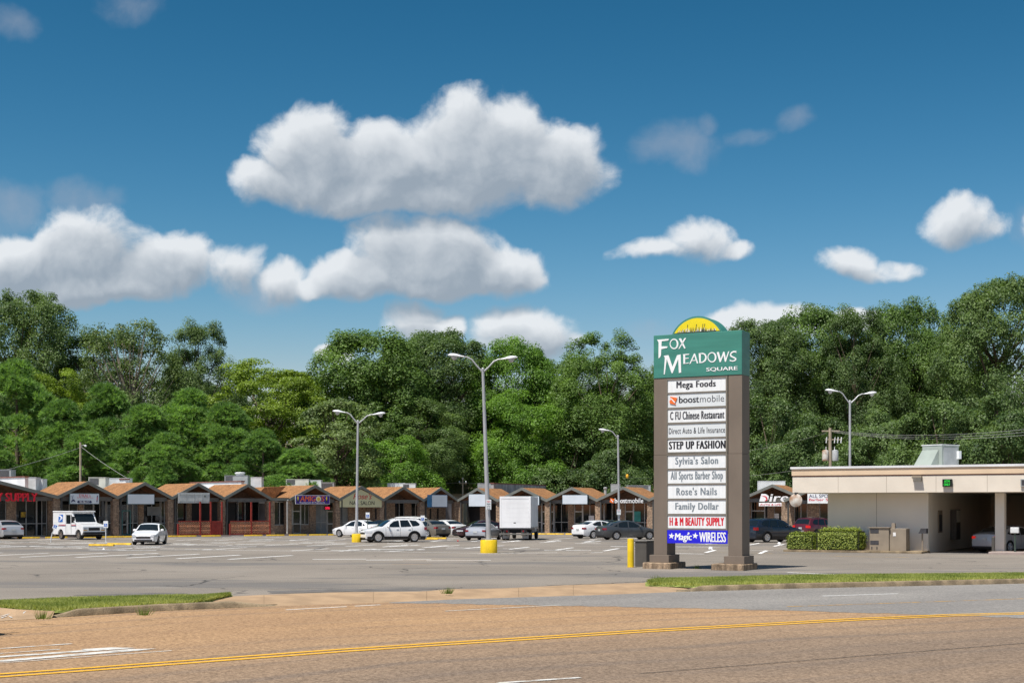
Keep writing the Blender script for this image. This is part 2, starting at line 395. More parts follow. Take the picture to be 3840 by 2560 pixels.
worn_paint('road_yellow', (.70, .38, .03), .28, 3.0, .14)
worn_paint('road_yellow_faint', (.60, .33, .05), .50, 3.0, .14)
worn_paint('graffiti_white', (.6, .6, .58), .42, 5.0)
leaf_mat('leaf_dark', (.042, .086, .026), (.190, .285, .085), .38)
leaf_mat('leaf_mid', (.048, .102, .022), (.205, .330, .072), .38)
leaf_mat('leaf_bright', (.060, .140, .018), (.225, .405, .055), .40)
leaf_mat('leaf_yellow', (.082, .140, .012), (.275, .390, .036), .40)
leaf_mat('leaf_olive', (.060, .105, .030), (.220, .305, .095), .35)
leaf_mat('leaf_pine', (.080, .175, .045), (.340, .540, .150), .42, .55)
leaf_mat('leaf_hedge', (.05, .09, .012), (.52, .60, .14), .35)
leaf_mat('leaf_grass', (.14, .20, .032), (.47, .485, .15), .40, .7)

PAINTS = {'white': (.80, .81, .82), 'silver': (.46, .48, .51), 'grey': (.075, .08, .085), 'navy': (.005, .012, .026), 'maroon': (.055, .012, .018),
          'red': (.085, .007, .013), 'tan': (.21, .185, .15), 'black': (.012, .013, .015), 'green': (.005, .035, .028), 'pearl': (.72, .72, .70)}
for k_, c_ in PAINTS.items():
    pmat('paint_' + k_, c_, .32, .02, 2, metal=.35 if k_ in ('silver', 'grey', 'maroon', 'tan') else 0.0, spec=.5, coat=.8)

# ---------------------------------------------------------------- lettering
def text_into(mb, s, x0, z0, x1, z1, y=0.0, bold=0.0, shear=0.0, depth=.006, spacing=1.0):
    "adds the words as solid letters fitted into the box x0..x1, z0..z1 facing -y; heavy letters are struck three times side by side"
    if bold > .004:
        b = bold * (z1 - z0) * 1.15
        for i, o in enumerate((-b, 0, b)): text_into(mb, s, x0 + b + o, z0, x1 - b + o, z1, y - .0006 * i, 0, shear, depth, spacing)
        return mb
    cu = bpy.data.curves.new('letters', 'FONT'); cu.body = s; cu.size = 1.0; cu.offset = min(0, bold); cu.shear = shear; cu.space_character = spacing
    cu.fill_mode = 'FRONT'; cu.resolution_u = 3
    ob = bpy.data.objects.new('letters', cu); COL.objects.link(ob)
    dg = bpy.context.evaluated_depsgraph_get(); dg.update()
    me = bpy.data.meshes.new_from_object(ob.evaluated_get(dg))
    vs = [tuple(v.co) for v in me.vertices]; fs = [tuple(p.vertices) for p in me.polygons]
    bpy.data.objects.remove(ob); bpy.data.curves.remove(cu); bpy.data.meshes.remove(me)
    if not vs: return mb
    ax, bx = min(v[0] for v in vs), max(v[0] for v in vs); ay, by = min(v[1] for v in vs), max(v[1] for v in vs)
    fx = lambda p: x0 + (p[0] - ax) / (bx - ax) * (x1 - x0); fz = lambda p: z0 + (p[1] - ay) / (by - ay) * (z1 - z0)
    n = len(vs)
    fr = [(fx(p), y - depth, fz(p)) for p in vs]
    edges = {}
    for f in fs:
        for i in range(len(f)):
            a, b = f[i], f[(i + 1) % len(f)]
            if (b, a) in edges: del edges[(b, a)]
            else: edges[(a, b)] = 1
    if depth > .02:
        bk = [(p[0], y, p[2]) for p in fr]
        return mb.add(fr + bk, fs + [(a, b, b + n, a + n) for a, b in edges])
    return mb.add(fr, fs)

# ---------------------------------------------------------------- ground, road, verge
def lerp_poly(pts, x):
    for (xa, ya), (xb, yb) in zip(pts, pts[1:]):
        if x <= xb: return ya + (yb - ya) * (x - xa) / (xb - xa)
    return pts[-1][1]
EDGE = [(0, 2327), (250, 2312), (600, 2290), (1030, 2272), (1450, 2258), (1736, 2245), (2271, 2229), (2551, 2218), (3012, 2205), (3840, 2187)]
FRONT = [(0, 2262), (276, 2247), (663, 2238), (763, 2240), (1022, 2228), (1300, 2219), (1581, 2217), (1688, 2208), (1890, 2205), (2128, 2193), (2420, 2184), (2480, 2174), (2600, 2171), (3012, 2160), (3840, 2153)]
xs_ = list(range(0, 3841, 40))
RE = [gp(x, lerp_poly(EDGE, x), -.15) for x in xs_]
LF = [gp(x, lerp_poly(FRONT, x), 0.0) for x in xs_]
def extend(pl, n, d0, d1):
    a = pl[0]; b = pl[-1]
    L = [a + d0 * (40.0 * k / n) for k in range(n, 0, -1)]; R = [b + d1 * (90.0 * k / n) for k in range(1, n + 1)]
    return L + pl + R
dl = Vector((-.70, -.72, 0)); dr = Vector((.94, .34, 0))
RE = extend(RE, 8, dl, dr); LF = extend(LF, 8, dl, dr)
OFF = 8

pmat('asphalt_lot', (.2, .2, .2)); pmat('road_surface', (.3, .2, .1)); pmat('asphalt_patch', (.2, .2, .2))
def ground_mats():
    # weathered parking lot asphalt
    m = MAT('asphalt_lot'); nt = m.node_tree; b = nt.nodes['Principled BSDF']; b.inputs['Roughness'].default_value = .9; b.inputs['Specular IOR Level'].default_value = .25
    tc = nt.nodes.new('ShaderNodeTexCoord')
    def noise(scale, det, rough=.5, st=(1, 1, 1)):
        mp = nt.nodes.new('ShaderNodeMapping'); mp.inputs['Scale'].default_value = st; nt.links.new(tc.outputs['Object'], mp.inputs[0])
        n = nt.nodes.new('ShaderNodeTexNoise'); n.inputs['Scale'].default_value = scale; n.inputs['Detail'].default_value = det; n.inputs['Roughness'].default_value = rough
        nt.links.new(mp.outputs[0], n.inputs['Vector']); return n.outputs['Fac']
    c = mixc(nt, smooth(nt, noise(.10, 6, .6), .36, .64), (.195, .173, .148), (.245, .217, .185))
    c = mixc(nt, smooth(nt, noise(.05, 5, .65, (1, 3.0, 1)), .52, .62), c, (.155, .145, .135))
    c = mixc(nt, smooth(nt, noise(.35, 5, .6, (.6, 1.6, 1)), .60, .74), c, (.245, .225, .198))
    g = smooth(nt, noise(26, 4, .7), .30, .70)
    c = mixc(nt, 1.0, c, mixc(nt, g, (.62, .62, .63), (1.40, 1.39, 1.36)), 'MULTIPLY')
    vo = nt.nodes.new('ShaderNodeTexVoronoi'); vo.feature = 'DISTANCE_TO_EDGE'; vo.inputs['Scale'].default_value = .16
    wv = nt.nodes.new('ShaderNodeVectorMath'); wv.operation = 'MULTIPLY_ADD'; nn = nt.nodes.new('ShaderNodeTexNoise'); nn.inputs['Scale'].default_value = .8; nn.inputs['Detail'].default_value = 5
    nt.links.new(tc.outputs['Object'], nn.inputs['Vector']); nt.links.new(nn.outputs['Color'], wv.inputs[0]); wv.inputs[1].default_value = (1.6, 1.6, 0); nt.links.new(tc.outputs['Object'], wv.inputs[2])
    nt.links.new(wv.outputs[0], vo.inputs['Vector'])
    crack = mnode(nt, 'MULTIPLY', smooth(nt, mnode(nt, 'MULTIPLY', vo.outputs['Distance'], -1), -.012, -.003), smooth(nt, noise(.12, 3), .45, .6))
    c = mixc(nt, crack, c, (.05, .048, .046))
    nt.links.new(c, b.inputs['Base Color'])
    bp = nt.nodes.new('ShaderNodeBump'); bp.inputs['Strength'].default_value = .35; bp.inputs['Distance'].default_value = .02; nt.links.new(noise(30, 3, .6), bp.inputs['Height']); nt.links.new(bp.outputs[0], b.inputs['Normal'])
    # chip-seal road, UV = (metres along, metres from the far edge)
    for nm in ('road_surface', 'asphalt_patch'):
        m = MAT(nm); nt = m.node_tree; b = nt.nodes['Principled BSDF']; b.inputs['Roughness'].default_value = .9; b.inputs['Specular IOR Level'].default_value = .2
        tc = nt.nodes.new('ShaderNodeTexCoord')
        def nz(src, scale, det, rough=.5, st=(1, 1, 1)):
            mp = nt.nodes.new('ShaderNodeMapping'); mp.inputs['Scale'].default_value = st; nt.links.new(tc.outputs[src], mp.inputs[0])
            n = nt.nodes.new('ShaderNodeTexNoise'); n.inputs['Scale'].default_value = scale; n.inputs['Detail'].default_value = det; n.inputs['Roughness'].default_value = rough
            nt.links.new(mp.outputs[0], n.inputs['Vector']); return n.outputs['Fac']
        sp = nt.nodes.new('ShaderNodeSeparateXYZ'); nt.links.new(tc.outputs['UV'], sp.inputs[0])
        v = mnode(nt, 'MULTIPLY_ADD', mnode(nt, 'SUBTRACT', nz('UV', .08, 3), .5), 1.2, sp.outputs[1])
        big = smooth(nt, nz('UV', .12, 6, .65, (.35, 1.2, 1)), .35, .66)
        if nm == 'road_surface':
            c = mixc(nt, big, (.308, .195, .110), (.385, .245, .132))
            near = smooth(nt, v, 6.0, 16.0)
            c = mixc(nt, near, c, mixc(nt, big, (.195, .145, .106), (.245, .178, .124)))
            # tyre tracks: two darker bands in each 3.4 m lane
            ph = mnode(nt, 'SINE', mnode(nt, 'MULTIPLY', v, 2 * math.pi / 1.7))
            tr = mnode(nt, 'MULTIPLY', smooth(nt, ph, .45, 1.0), smooth(nt, nz('UV', .15, 5, .6, (.2, 1.5, 1)), .35, .7))
            c = mixc(nt, mnode(nt, 'MULTIPLY', tr, .62), c, (.160, .125, .100))
            lo, hi = (.60, .58, .56), (1.40, 1.40, 1.38)
        else:
            c = mixc(nt, big, (.20, .19, .178), (.255, .242, .224))
            c = mixc(nt, smooth(nt, nz('UV', .2, 5, .6, (.12, 1.6, 1)), .55, .7), c, (.115, .112, .112))
            lo, hi = (.70, .70, .71), (1.3, 1.29, 1.27)
        c = mixc(nt, 1.0, c, mixc(nt, smooth(nt, nz('Object', 17, 5, .75), .34, .66), lo, hi), 'MULTIPLY')
        c = mixc(nt, mnode(nt, 'MULTIPLY', smooth(nt, nz('Object', 34, 2, .5), .66, .74), .28), c, (.58, .50, .40))
        nt.links.new(c, b.inputs['Base Color'])
        bp = nt.nodes.new('ShaderNodeBump'); bp.inputs['Strength'].default_value = .5; bp.inputs['Distance'].default_value = .015; nt.links.new(nz('Object', 30, 3, .6), bp.inputs['Height']); nt.links.new(bp.outputs[0], b.inputs['Normal'])
ground_mats()

mb = MB(); mb.add([(-2500, -800, -.32), (2500, -800, -.32), (2500, 4000, -.32), (-2500, 4000, -.32)], [(0, 1, 2, 3)]); struct(mb.build('ground', 'far_grass'))
# parking lot sheet follows the gentle fall towards the shops
mb = MB(); n = len(LF)
for row, yy in enumerate((None, 110, 148, 175)):
    for p in LF: mb.v.append((p.x, p.y, 0) if yy is None else (p.x * (1.0 + (yy - 40) / 70), max(yy, p.y + .5 + row), gz(yy)))
for r in range(3):
    for i in range(n - 1): mb.f.append((r * n + i, r * n + i + 1, (r + 1) * n + i + 1, (r + 1) * n + i)); mb.m.append(0)
lot = struct(mb.build('parking_lot', 'asphalt_lot'))
# road sheet
def road_sheet(name, mat, far, offs, z):
    mb = MB(); uv = []; n = len(far); s = [0.0]
    for i in range(1, n): s.append(s[-1] + (far[i] - far[i - 1]).length)
    nor = []
    for i in range(n):
        nor.append(Vector((.5, -.866, 0)))
    for o in offs:
        for i in range(n):
            q = far[i] + nor[i] * o; mb.v.append((q.x, q.y, z)); uv.append((s[i], o))
    for r in range(len(offs) - 1):
        for i in range(n - 1): mb.f.append((r * n + i, r * n + i + 1, (r + 1) * n + i + 1, (r + 1) * n + i)); mb.m.append(0)
    me = bpy.data.meshes.new(name); me.from_pydata(mb.v, [], mb.f); me.materials.append(MAT(mat))
    l = me.uv_layers.new(name='UVMap')
    for lp in me.loops: l.data[lp.index].uv = uv[lp.vertex_index]
    bm = bmesh.new(); bm.from_mesh(me); bmesh.ops.recalc_face_normals(bm, faces=bm.faces)
    if bm.faces[0].normal.z < 0: bmesh.ops.reverse_faces(bm, faces=bm.faces[:])
    bm.to_mesh(me); bm.free()
    return link(name, me)
far_flat = [Vector((p.x, p.y, 0)) for p in RE]
road = struct(road_sheet('road', 'road_surface', far_flat, [-.4, 0, 3, 6, 9, 12, 15, 18, 21, 24, 28], -.15))
# newer grey asphalt laid over the far lanes on the right
PB = [(1450, 2260), (1712, 2263), (2093, 2270), (2600, 2279), (2920, 2287), (3410, 2301), (3840, 2316)]
mb = MB(); uvp = []; cols = list(range(1460, 3841, 34)); rows = 5; rr = random.Random(3)
for i, x in enumerate(cols):
    a = gp(x, lerp_poly(EDGE, x), -.15); b = gp(x, lerp_poly(PB, x) + rr.uniform(-1.5, 1.5), -.15)
    for r in range(rows):
        q = a.lerp(b, r / (rows - 1)); mb.v.append((q.x, q.y, -.146)); uvp.append((i * .5, (b - a).length * r / (rows - 1)))
i0 = len(cols)
for k in range(1, 6):
    a = gp(3840, 2187, -.15) + dr * (15.0 * k); b = gp(3840, 2316, -.15) + Vector((.90, .28, 0)) * (17.0 * k)
    for r in range(rows):
        q = a.lerp(b, r / (rows - 1)); mb.v.append((q.x, q.y, -.146)); uvp.append((i0 * .5 + 15 * k, (b - a).length * r / (rows - 1)))
for i in range(len(cols) + 4):
    for r in range(rows - 1): mb.f.append((i * rows + r, i * rows + r + 1, (i + 1) * rows + r + 1, (i + 1) * rows + r)); mb.m.append(0)
me = bpy.data.meshes.new('road_patch'); me.from_pydata(mb.v, [], mb.f); me.materials.append(MAT('asphalt_patch'))
l = me.uv_layers.new(name='UVMap')
for lp in me.loops: l.data[lp.index].uv = uvp[lp.vertex_index]
struct(link('road_patch', me))

# verge between road and lot: soil bed, kerbs, concrete apron slabs
mb = MB(); n = len(RE)
for p, q in zip(RE, LF): mb.v += [(p.x, p.y, -.21), (p.x + (q.x - p.x) * .12, p.y + (q.y - p.y) * .12, -.20), (q.x, q.y, -.03)]
for i in range(n - 1):
    for r in range(2): mb.f.append((i * 3 + r, (i + 1) * 3 + r, (i + 1) * 3 + r + 1, i * 3 + r + 1)); mb.m.append(0)
struct(mb.build('verge', 'soil'))
def kerb(name, px0, px1, taper0, taper1, extra=0):
    mb = MB(); secs = []
    xs = np.linspace(px0, px1, 40)
    pts = [(gp(x, lerp_poly(EDGE, x), -.15), gp(x, lerp_poly(FRONT, x), 0)) for x in xs]
    hs = [min(1, (i + .001) / taper0 if taper0 else 1, (39 - i + .001) / taper1 if taper1 else 1) for i in range(40)]
    for k in range(extra): pts.append((pts[39][0] + dr * (12.0 * (k + 1)), pts[39][1] + dr * (12.0 * (k + 1)))); hs.append(1)
    rk = random.Random(px0)
    for (a, b), h in zip(pts, hs):
        d = (b - a); d.z = 0; d.normalize(); w = rk.uniform(-.008, .008); t = -.148 + .165 * max(h, .03)
        for o, z in ((-.01, -.165), (.02 + w, t - .03), (.05 + w, t), (.19, t + .004), (.20, -.1)):
            q = a + d * o; mb.v.append((q.x, q.y, z))
    for i in range(len(pts) - 1):
        for r in range(4): mb.f.append((i * 5 + r, i * 5 + r + 1, (i + 1) * 5 + r + 1, (i + 1) * 5 + r)); mb.m.append(0)
    return struct(mb.build(name, 'kerb_concrete', smooth=50))
kerb('kerb', 178, 1040, 5, 8)
kerb('kerb', 2535, 3840, 3, 0, 6)
def apron(px0, px1, cuts, parent=None, z_up=.006):
    root = struct(link('concrete_apron', None))
    for a, b in zip(cuts, cuts[1:]):
        xs = np.linspace(a + .45, b - .45, 8); mb = MB()
        for x in xs:
            e = gp(x, lerp_poly(EDGE, x), -.15); f = gp(x, lerp_poly(FRONT, x), 0)
            for t in (0, .25, .6, 1.0):
                q = e.lerp(f, t); z = -.148 + .155 * min(1, t * 1.15) ** .8; mb.v.append((q.x, q.y, z))
        for i in range(7):
            for r in range(3): mb.f.append((i * 4 + r, i * 4 + r + 1, (i + 1) * 4 + r + 1, (i + 1) * 4 + r)); mb.m.append(0)
        mb.build('slab', 'concrete', root, smooth=60)
apron(760, 2550, [800, 990, 1400, 1600, 1945, 2150, 2610])
apron(-200, 200, [-330, 90, 214]) if False else None
# pale concrete pad at the left end of the verge
mb = MB(); P = [gp(-60, 2272, 0), gp(60, 2284, 0), gp(205, 2291, 0)]; Q = [gp(-60, 2331, -.15), gp(60, 2324, -.15), gp(195, 2316, -.15)]
mb.v = [(p.x, p.y, .008) for p in P] + [(q.x, q.y, -.143) for q in Q]; mb.f = [(0, 1, 4, 3), (1, 2, 5, 4)]; mb.m = [0, 0]
pad = struct(mb.build('concrete_pad', 'concrete'))
def ribbon(name, mat, pts, wid, z, parent=None):
    "thin painted strip along ground points"
    mb = MB(); n = len(pts)
    for i, p in enumerate(pts):
        d = pts[min(i + 1, n - 1)] - pts[max(i - 1, 0)]; d.z = 0; d.normalize(); s = Vector((-d.y, d.x, 0)) * wid * .5
        zz = z if z is not None else gz(p.y) + .004
        mb.v += [(p.x + s.x, p.y + s.y, zz), (p.x - s.x, p.y - s.y, zz)]
    for i in range(n - 1): mb.f.append((2 * i, 2 * i + 1, 2 * i + 3, 2 * i + 2)); mb.m.append(0)
    return mb.build(name, mat, parent)
def padz(px, py):
    p = gp(px, py, -.07); return p
# chalky white scribble on the pad: strips lie along its slope
def scribble(pl):
    mb = MB(); n = len(pl); W = []
    for px, py in pl:
        a = gp(px, 2272 + max(0, px) * .1, 0); b = gp(px, 2328 - max(0, px) * .05, -.15)
        t = min(1, max(0, (py - 2276) / 46.0)); q = a.lerp(b, t); W.append(Vector((q.x, q.y, .008 - .151 * t + .006)))
    for i, p in enumerate(W):
        d = W[min(i + 1, n - 1)] - W[max(i - 1, 0)]; d.normalize(); s = Vector((-d.y, d.x, 0)).normalized() * .022
        mb.v += [tuple(p + s), tuple(p - s)]
    for i in range(n - 1): mb.f.append((2 * i, 2 * i + 1, 2 * i + 3, 2 * i + 2)); mb.m.append(0)
    mb.build('paint_scribble', 'graffiti_white', pad)
scribble([(2, 2309), (40, 2299), (98, 2287), (84, 2298), (60, 2303), (46, 2304), (62, 2308), (76, 2303)]); scribble([(4, 2314), (30, 2306), (44, 2313)])

# painted lines on the road
DY = [(0, 2532), (325, 2509), (650, 2485), (1000, 2459), (1300, 2437), (1650, 2414), (2000, 2392), (2400, 2366), (2800, 2344), (3200, 2322), (3563, 2306), (3840, 2299)]
base = [gp(x, y, -.15) for x, y in DY]
sm = []
for i in range(len(base) - 1):
    for k in range(4): sm.append(base[i].lerp(base[i + 1], k / 4))
sm.append(base[-1])
for k in range(1, 4): sm.insert(0, sm[0] + (base[0] - base[1]).normalized() * 4); sm.append(sm[-1] + (base[-1] - base[-2]).normalized() * 12)
for s in (-.19, .19):
    pts = []
    for i, p in enumerate(sm):
        d = sm[min(i + 1, len(sm) - 1)] - sm[max(i - 1, 0)]; d.normalize(); pts.append(p + Vector((-d.y, d.x, 0)) * s)
    ribbon('centre_line', 'road_yellow', pts, .17, -.1405, road)
def dash(name, mat, a, b, w): ribbon(name, mat, [gp(a[0], a[1], -.15).lerp(gp(b[0], b[1], -.15), k / 4) for k in range(5)], w, -.1405, road)
dash('lane_dash', 'road_white', (1670, 2290.5), (2105, 2268), .10)
dash('lane_dash', 'lot_white_faint', (1331, 2272), (1426, 2267), .09)
dash('lane_dash', 'lot_white_faint', (1072, 2286), (1300, 2274), .09)
dash('lane_dash', 'lot_white_faint', (3083, 2234), (3367, 2225), .10)
dash('lane_dash', 'road_white', (1867, 2561), (2176, 2540), .13)
dash('lane_dash', 'road_yellow_faint', (2951, 2274), (3840, 2244), .11)
dash('lane_dash', 'road_white', (-300, 2452), (270, 2413), .11)
dash('stop_bar', 'road_white', (-300, 2470), (225, 2434), .08)
def patch(name, mat, pl):
    mb = MB(); q = [gp(x, y, -.15) for x, y in pl]; mb.add([(p.x, p.y, -.1405) for p in q], [tuple(range(len(q)))]); mb.build(name, mat, road)
patch('turn_arrow', 'road_white', [(-250, 2478), (0, 2460), (320, 2437), (300, 2434), (420, 2427), (512, 2429), (360, 2440), (0, 2465), (-250, 2483)])
patch('turn_arrow', 'road_white', [(-250, 2494), (0, 2475), (480, 2434), (588, 2431), (540, 2437), (0, 2482), (-250, 2501)])
dash('stop_bar', 'road_white', (-250, 2503), (645, 2439), .055)
dash('road_crack', 'wire_dark', (2400, 2525), (3130, 2467), .028); dash('road_crack', 'wire_dark', (3130, 2467), (3840, 2411), .03)
dash('road_crack', 'wire_dark', (0, 2375), (70, 2370), .05)

# repairs and seams in the lot
pmat('repair_asphalt', (.135, .125, .115), .9, .18, 2, fine=.3, fscale=30); pmat('tar_seam', (.03, .028, .026), .8, .3, 4)
q = [gp(x, y) for x, y in ((270, 2230), (400, 2226), (560, 2221.5), (690, 2222), (745, 2232), (600, 2237), (450, 2238))]
MB().add([(p.x, p.y, .004) for p in q], [tuple(range(len(q)))]).build('repair_patch', 'repair_asphalt', lot)
q = [gp(x, y) for x, y in ((1000, 2214), (1240, 2208), (1500, 2204), (1680, 2203), (1560, 2213), (1300, 2216), (1020, 2224))]
MB().add([(p.x, p.y, .004) for p in q], [tuple(range(len(q)))]).build('repair_patch', 'repair_asphalt', lot)
sr = random.Random(8)
for a, b, w in (((1010, 2225), (1500, 2212), .06), ((1600, 2211), (1740, 2202), .05), ((2050, 2194), (2300, 2186), .07), ((2300, 2185), (2440, 2178), .06), ((60, 2256), (240, 2249), .08), ((1480, 2062), (1548, 2063), .25), ((300, 2150), (900, 2140), .03), ((1200, 2170), (2000, 2150), .03), ((2700, 2120), (3300, 2112), .03), ((500, 2195), (1300, 2180), .03)):
    A, B_ = gp(*a), gp(*b); ribbon('tar_seam', 'tar_seam', [A.lerp(B_, k / 14) + Vector((sr.uniform(-.08, .08), sr.uniform(-.12, .12), 0)) for k in range(15)], w, .0045, lot)
# painted lines on the lot
rr = random.Random(11)
def stalls(P0, step, n, d, L, mat, w=.11, jit=.35, skip=.12):
    d = Vector((*d, 0)).normalized(); step = Vector((*step, 0)); P0 = Vector((*P0, 0))
    for k in range(n):
        if rr.random() < skip: continue
        p = P0 + step * k + d * rr.uniform(-jit, jit); LL = L * rr.uniform(.82, 1.05)
        ribbon('parking_line', mat, [p + d * (LL * t / 4) + Vector((rr.uniform(-.03, .03), 0, 0)) for t in range(5)], w * 1.5 * rr.uniform(.9, 1.2), None, lot)
stalls((-32.6, 72.6), (2.75, -.70), 8, (.36, .93), 6.8, 'lot_white', .15, .3, 0)
stalls((-9.6, 67.4), (2.9, -.8), 3, (.9, .15), 3.0, 'lot_white', .15, .3, 0)
stalls((-8.1, 88.9), (2.66, -1.63), 9, (.245, .97), 5.6, 'lot_white', .13, .2, 0)
stalls((-40, 90), (2.75, -.9), 14, (.34, .94), 5.4, 'lot_white_faint', .13)
stalls((-38, 99), (2.75, -.9), 14, (.34, .94), 5.2, 'lot_white', .12)
stalls((-36, 108), (2.75, -.4), 16, (.2, .98), 5.2, 'lot_white_faint', .13)
stalls((-6, 104), (2.7, -1.3), 12, (.3, .95), 5.4, 'lot_white_faint', .13)
stalls((-2, 114), (2.7, -1.1), 14, (.3, .95), 5.4, 'lot_white', .11)
stalls((14, 92), (2.7, -1.5), 7, (.3, .95), 5.4, 'lot_white', .11)
def long_line(a, b, w, mat): ribbon('parking_line', mat, [gp(*a).lerp(gp(*b), k / 10) for k in range(11)], w, None, lot)
long_line((600, 2059), (1290, 2066), .16, 'lot_white'); long_line((1290, 2064), (1800, 2073), .14, 'lot_white_faint'); long_line((1790, 2075), (2090, 2071), .16, 'lot_white')
long_line((0, 2046), (330, 2050), .3, 'lot_white'); long_line((180, 2040), (345, 2034), .3, 'lot_white'); long_line((640, 2044), (1050, 2040), .25, 'lot_white'); long_line((870, 2010), (1060, 2013), .3, 'lot_white')
long_line((1120, 2034), (1300, 2034), .3, 'lot_white'); long_line((1510, 2098), (1795, 2099), .28, 'concrete'); long_line((1470, 2114), (1620, 2114), .2, 'concrete')
long_line((2540, 2050), (2700, 2050), .2, 'lot_white'); long_line((2535, 2074), (2640, 2076), .28, 'lot_white_faint'); long_line((2950, 2145), (3140, 2153), .16, 'lot_white_faint')
long_line((2215, 2071), (2260, 2070), .2, 'lot_white'); long_line((2800, 2061), (2900, 2063), .16, 'lot_white')
long_line((2700, 2070), (2960, 2076), .16, 'lot_yellow'); long_line((3110, 2084), (3410, 2089), .16, 'lot_yellow')
for i in range(60):
    a = gp(rr.uniform(-100, 2900), rr.uniform(2012, 2062)); q = [a + Vector((k * rr.uniform(.25, .7), -k * .08, 0)) for k in range(5)]
    ribbon('parking_line', 'lot_white_faint', q, rr.uniform(.15, .5), None, lot)

# ---------------------------------------------------------------- shopping arcade: two wings meeting at a blunt inner corner
class Wing:
    def __init__(s, root, P, d):
        s.root = root; s.P = Vector((P[0], P[1])); s.d = Vector(d).normalized(); s.n = Vector((-s.d.y, s.d.x))   # n points to the back
    def t(s, px, yo=0.0):
        k = (px - CX) / F; Q = s.P + s.n * yo
        return (k * Q.y - Q.x) / (s.d.x - k * s.d.y)
    def w(s, t, y, z=0.0):
        q = s.P + s.d * t + s.n * y; return Vector((q.x, q.y, z))
    def Y(s, t, y=0): return s.w(t, y).y
    def z(s, py, t, y=0): return H - (py - HY) / F * s.Y(t, y)
    def rz(s): return math.atan2(s.d.y, s.d.x)
CORNER = ((1715 - CX) / F * 146.0, 146.0)
def wing_root(name, label, P, d):
    o = thing(name, label, 'building', (P[0], P[1], 0), math.atan2(d[1], d[0])); return Wing(o, P, d)
WL = wing_root('arcade_building', 'long brick shop row on the left with brown gabled porches in shade', CORNER, (.7517, .6594))
WR = wing_root('arcade_building', 'brick shop row right of the corner with sunlit grey gable boards', CORNER, (.92, -.39))

def front(wing, x0, x1, zb, spec, yf=2.0):
    "store front: list of (kind, width share); heights above the walk"
    R = wing.root; tot = sum(w for _, w in spec); x = x0; top = zb + 3.15
    for kind, w in spec:
        a, b = x, x + w / tot * (x1 - x0); x = b; fr = 'aluminium'
        if kind == 'brick':
            MB().box(a, b, yf - .12, yf + .3, zb + .1, top).build('wall_pier', 'brick', R)
        elif kind in ('glass', 'glass3', 'lowglass', 'frost', 'posters'):
            lo = zb + (.12 if kind != 'lowglass' else .95)
            if kind == 'lowglass': MB().box(a, b, yf - .06, yf + .25, zb + .1, lo).build('wall_pier', 'brick', R)
            g = MB().box(a, b, yf + .05, yf + .09, lo, top).build('window', 'frosted' if kind == 'frost' else 'shop_glass', R)
            m = MB(); nb = 3 if kind == 'glass3' else 2
            for i in range(nb + 1):
                xx = a + (b - a - .06) * i / nb; m.box(xx, xx + .06, yf, yf + .11, lo + .001, top - .001)
            m.box(a + .061, b - .061, yf + .004, yf + .104, lo, lo + .07); m.box(a + .061, b - .061, yf + .004, yf + .104, top - .07, top)
            if kind != 'lowglass': m.box(a + .061, b - .061, yf + .004, yf + .104, zb + 1.15, zb + 1.21)
            m.build('window_frame', fr, g)
        elif kind == 'door':
            g = MB().box(a + .05, b - .05, yf + .05, yf + .09, zb + .12, zb + 2.2).build('door', 'shop_glass', R)
            m = MB(); m.box(a, a + .09, yf - .01, yf + .12, zb + .1, top); m.box(b - .09, b, yf - .01, yf + .12, zb + .1, top)
            for zz in (.1, 1.0, 2.2): m.box(a + .091, b - .091, yf, yf + .11, zb + zz, zb + zz + .1)
            m.box(a + .091, b - .091, yf, yf + .11, top - .07, top); m.build('door_frame', fr, g)
            MB().tube([(b - .17, yf - .03, zb + 1.0), (b - .17, yf - .05, zb + 1.15), (b - .17, yf - .03, zb + 1.3)], .02, 6).build('handle', fr, g)
            MB().box(a + .09, b - .09, yf + .05, yf + .08, zb + 2.3, top - .07).build('window', 'shop_glass', R)
        elif kind == 'dark':
            MB().box(a, b, yf + .25, yf + .3, zb + .1, top).build('window', 'shop_dark', R)
        elif kind == 'slit':
            MB().box(a, b, yf - .12, yf + .3, zb + .1, top).build('wall_pier', 'brick', R)
            g = (a + b) / 2; MB().box(g - .11, g + .11, yf - .135, yf - .11, zb + 1.5, zb + 2.55).build('window', 'shop_dark', R)
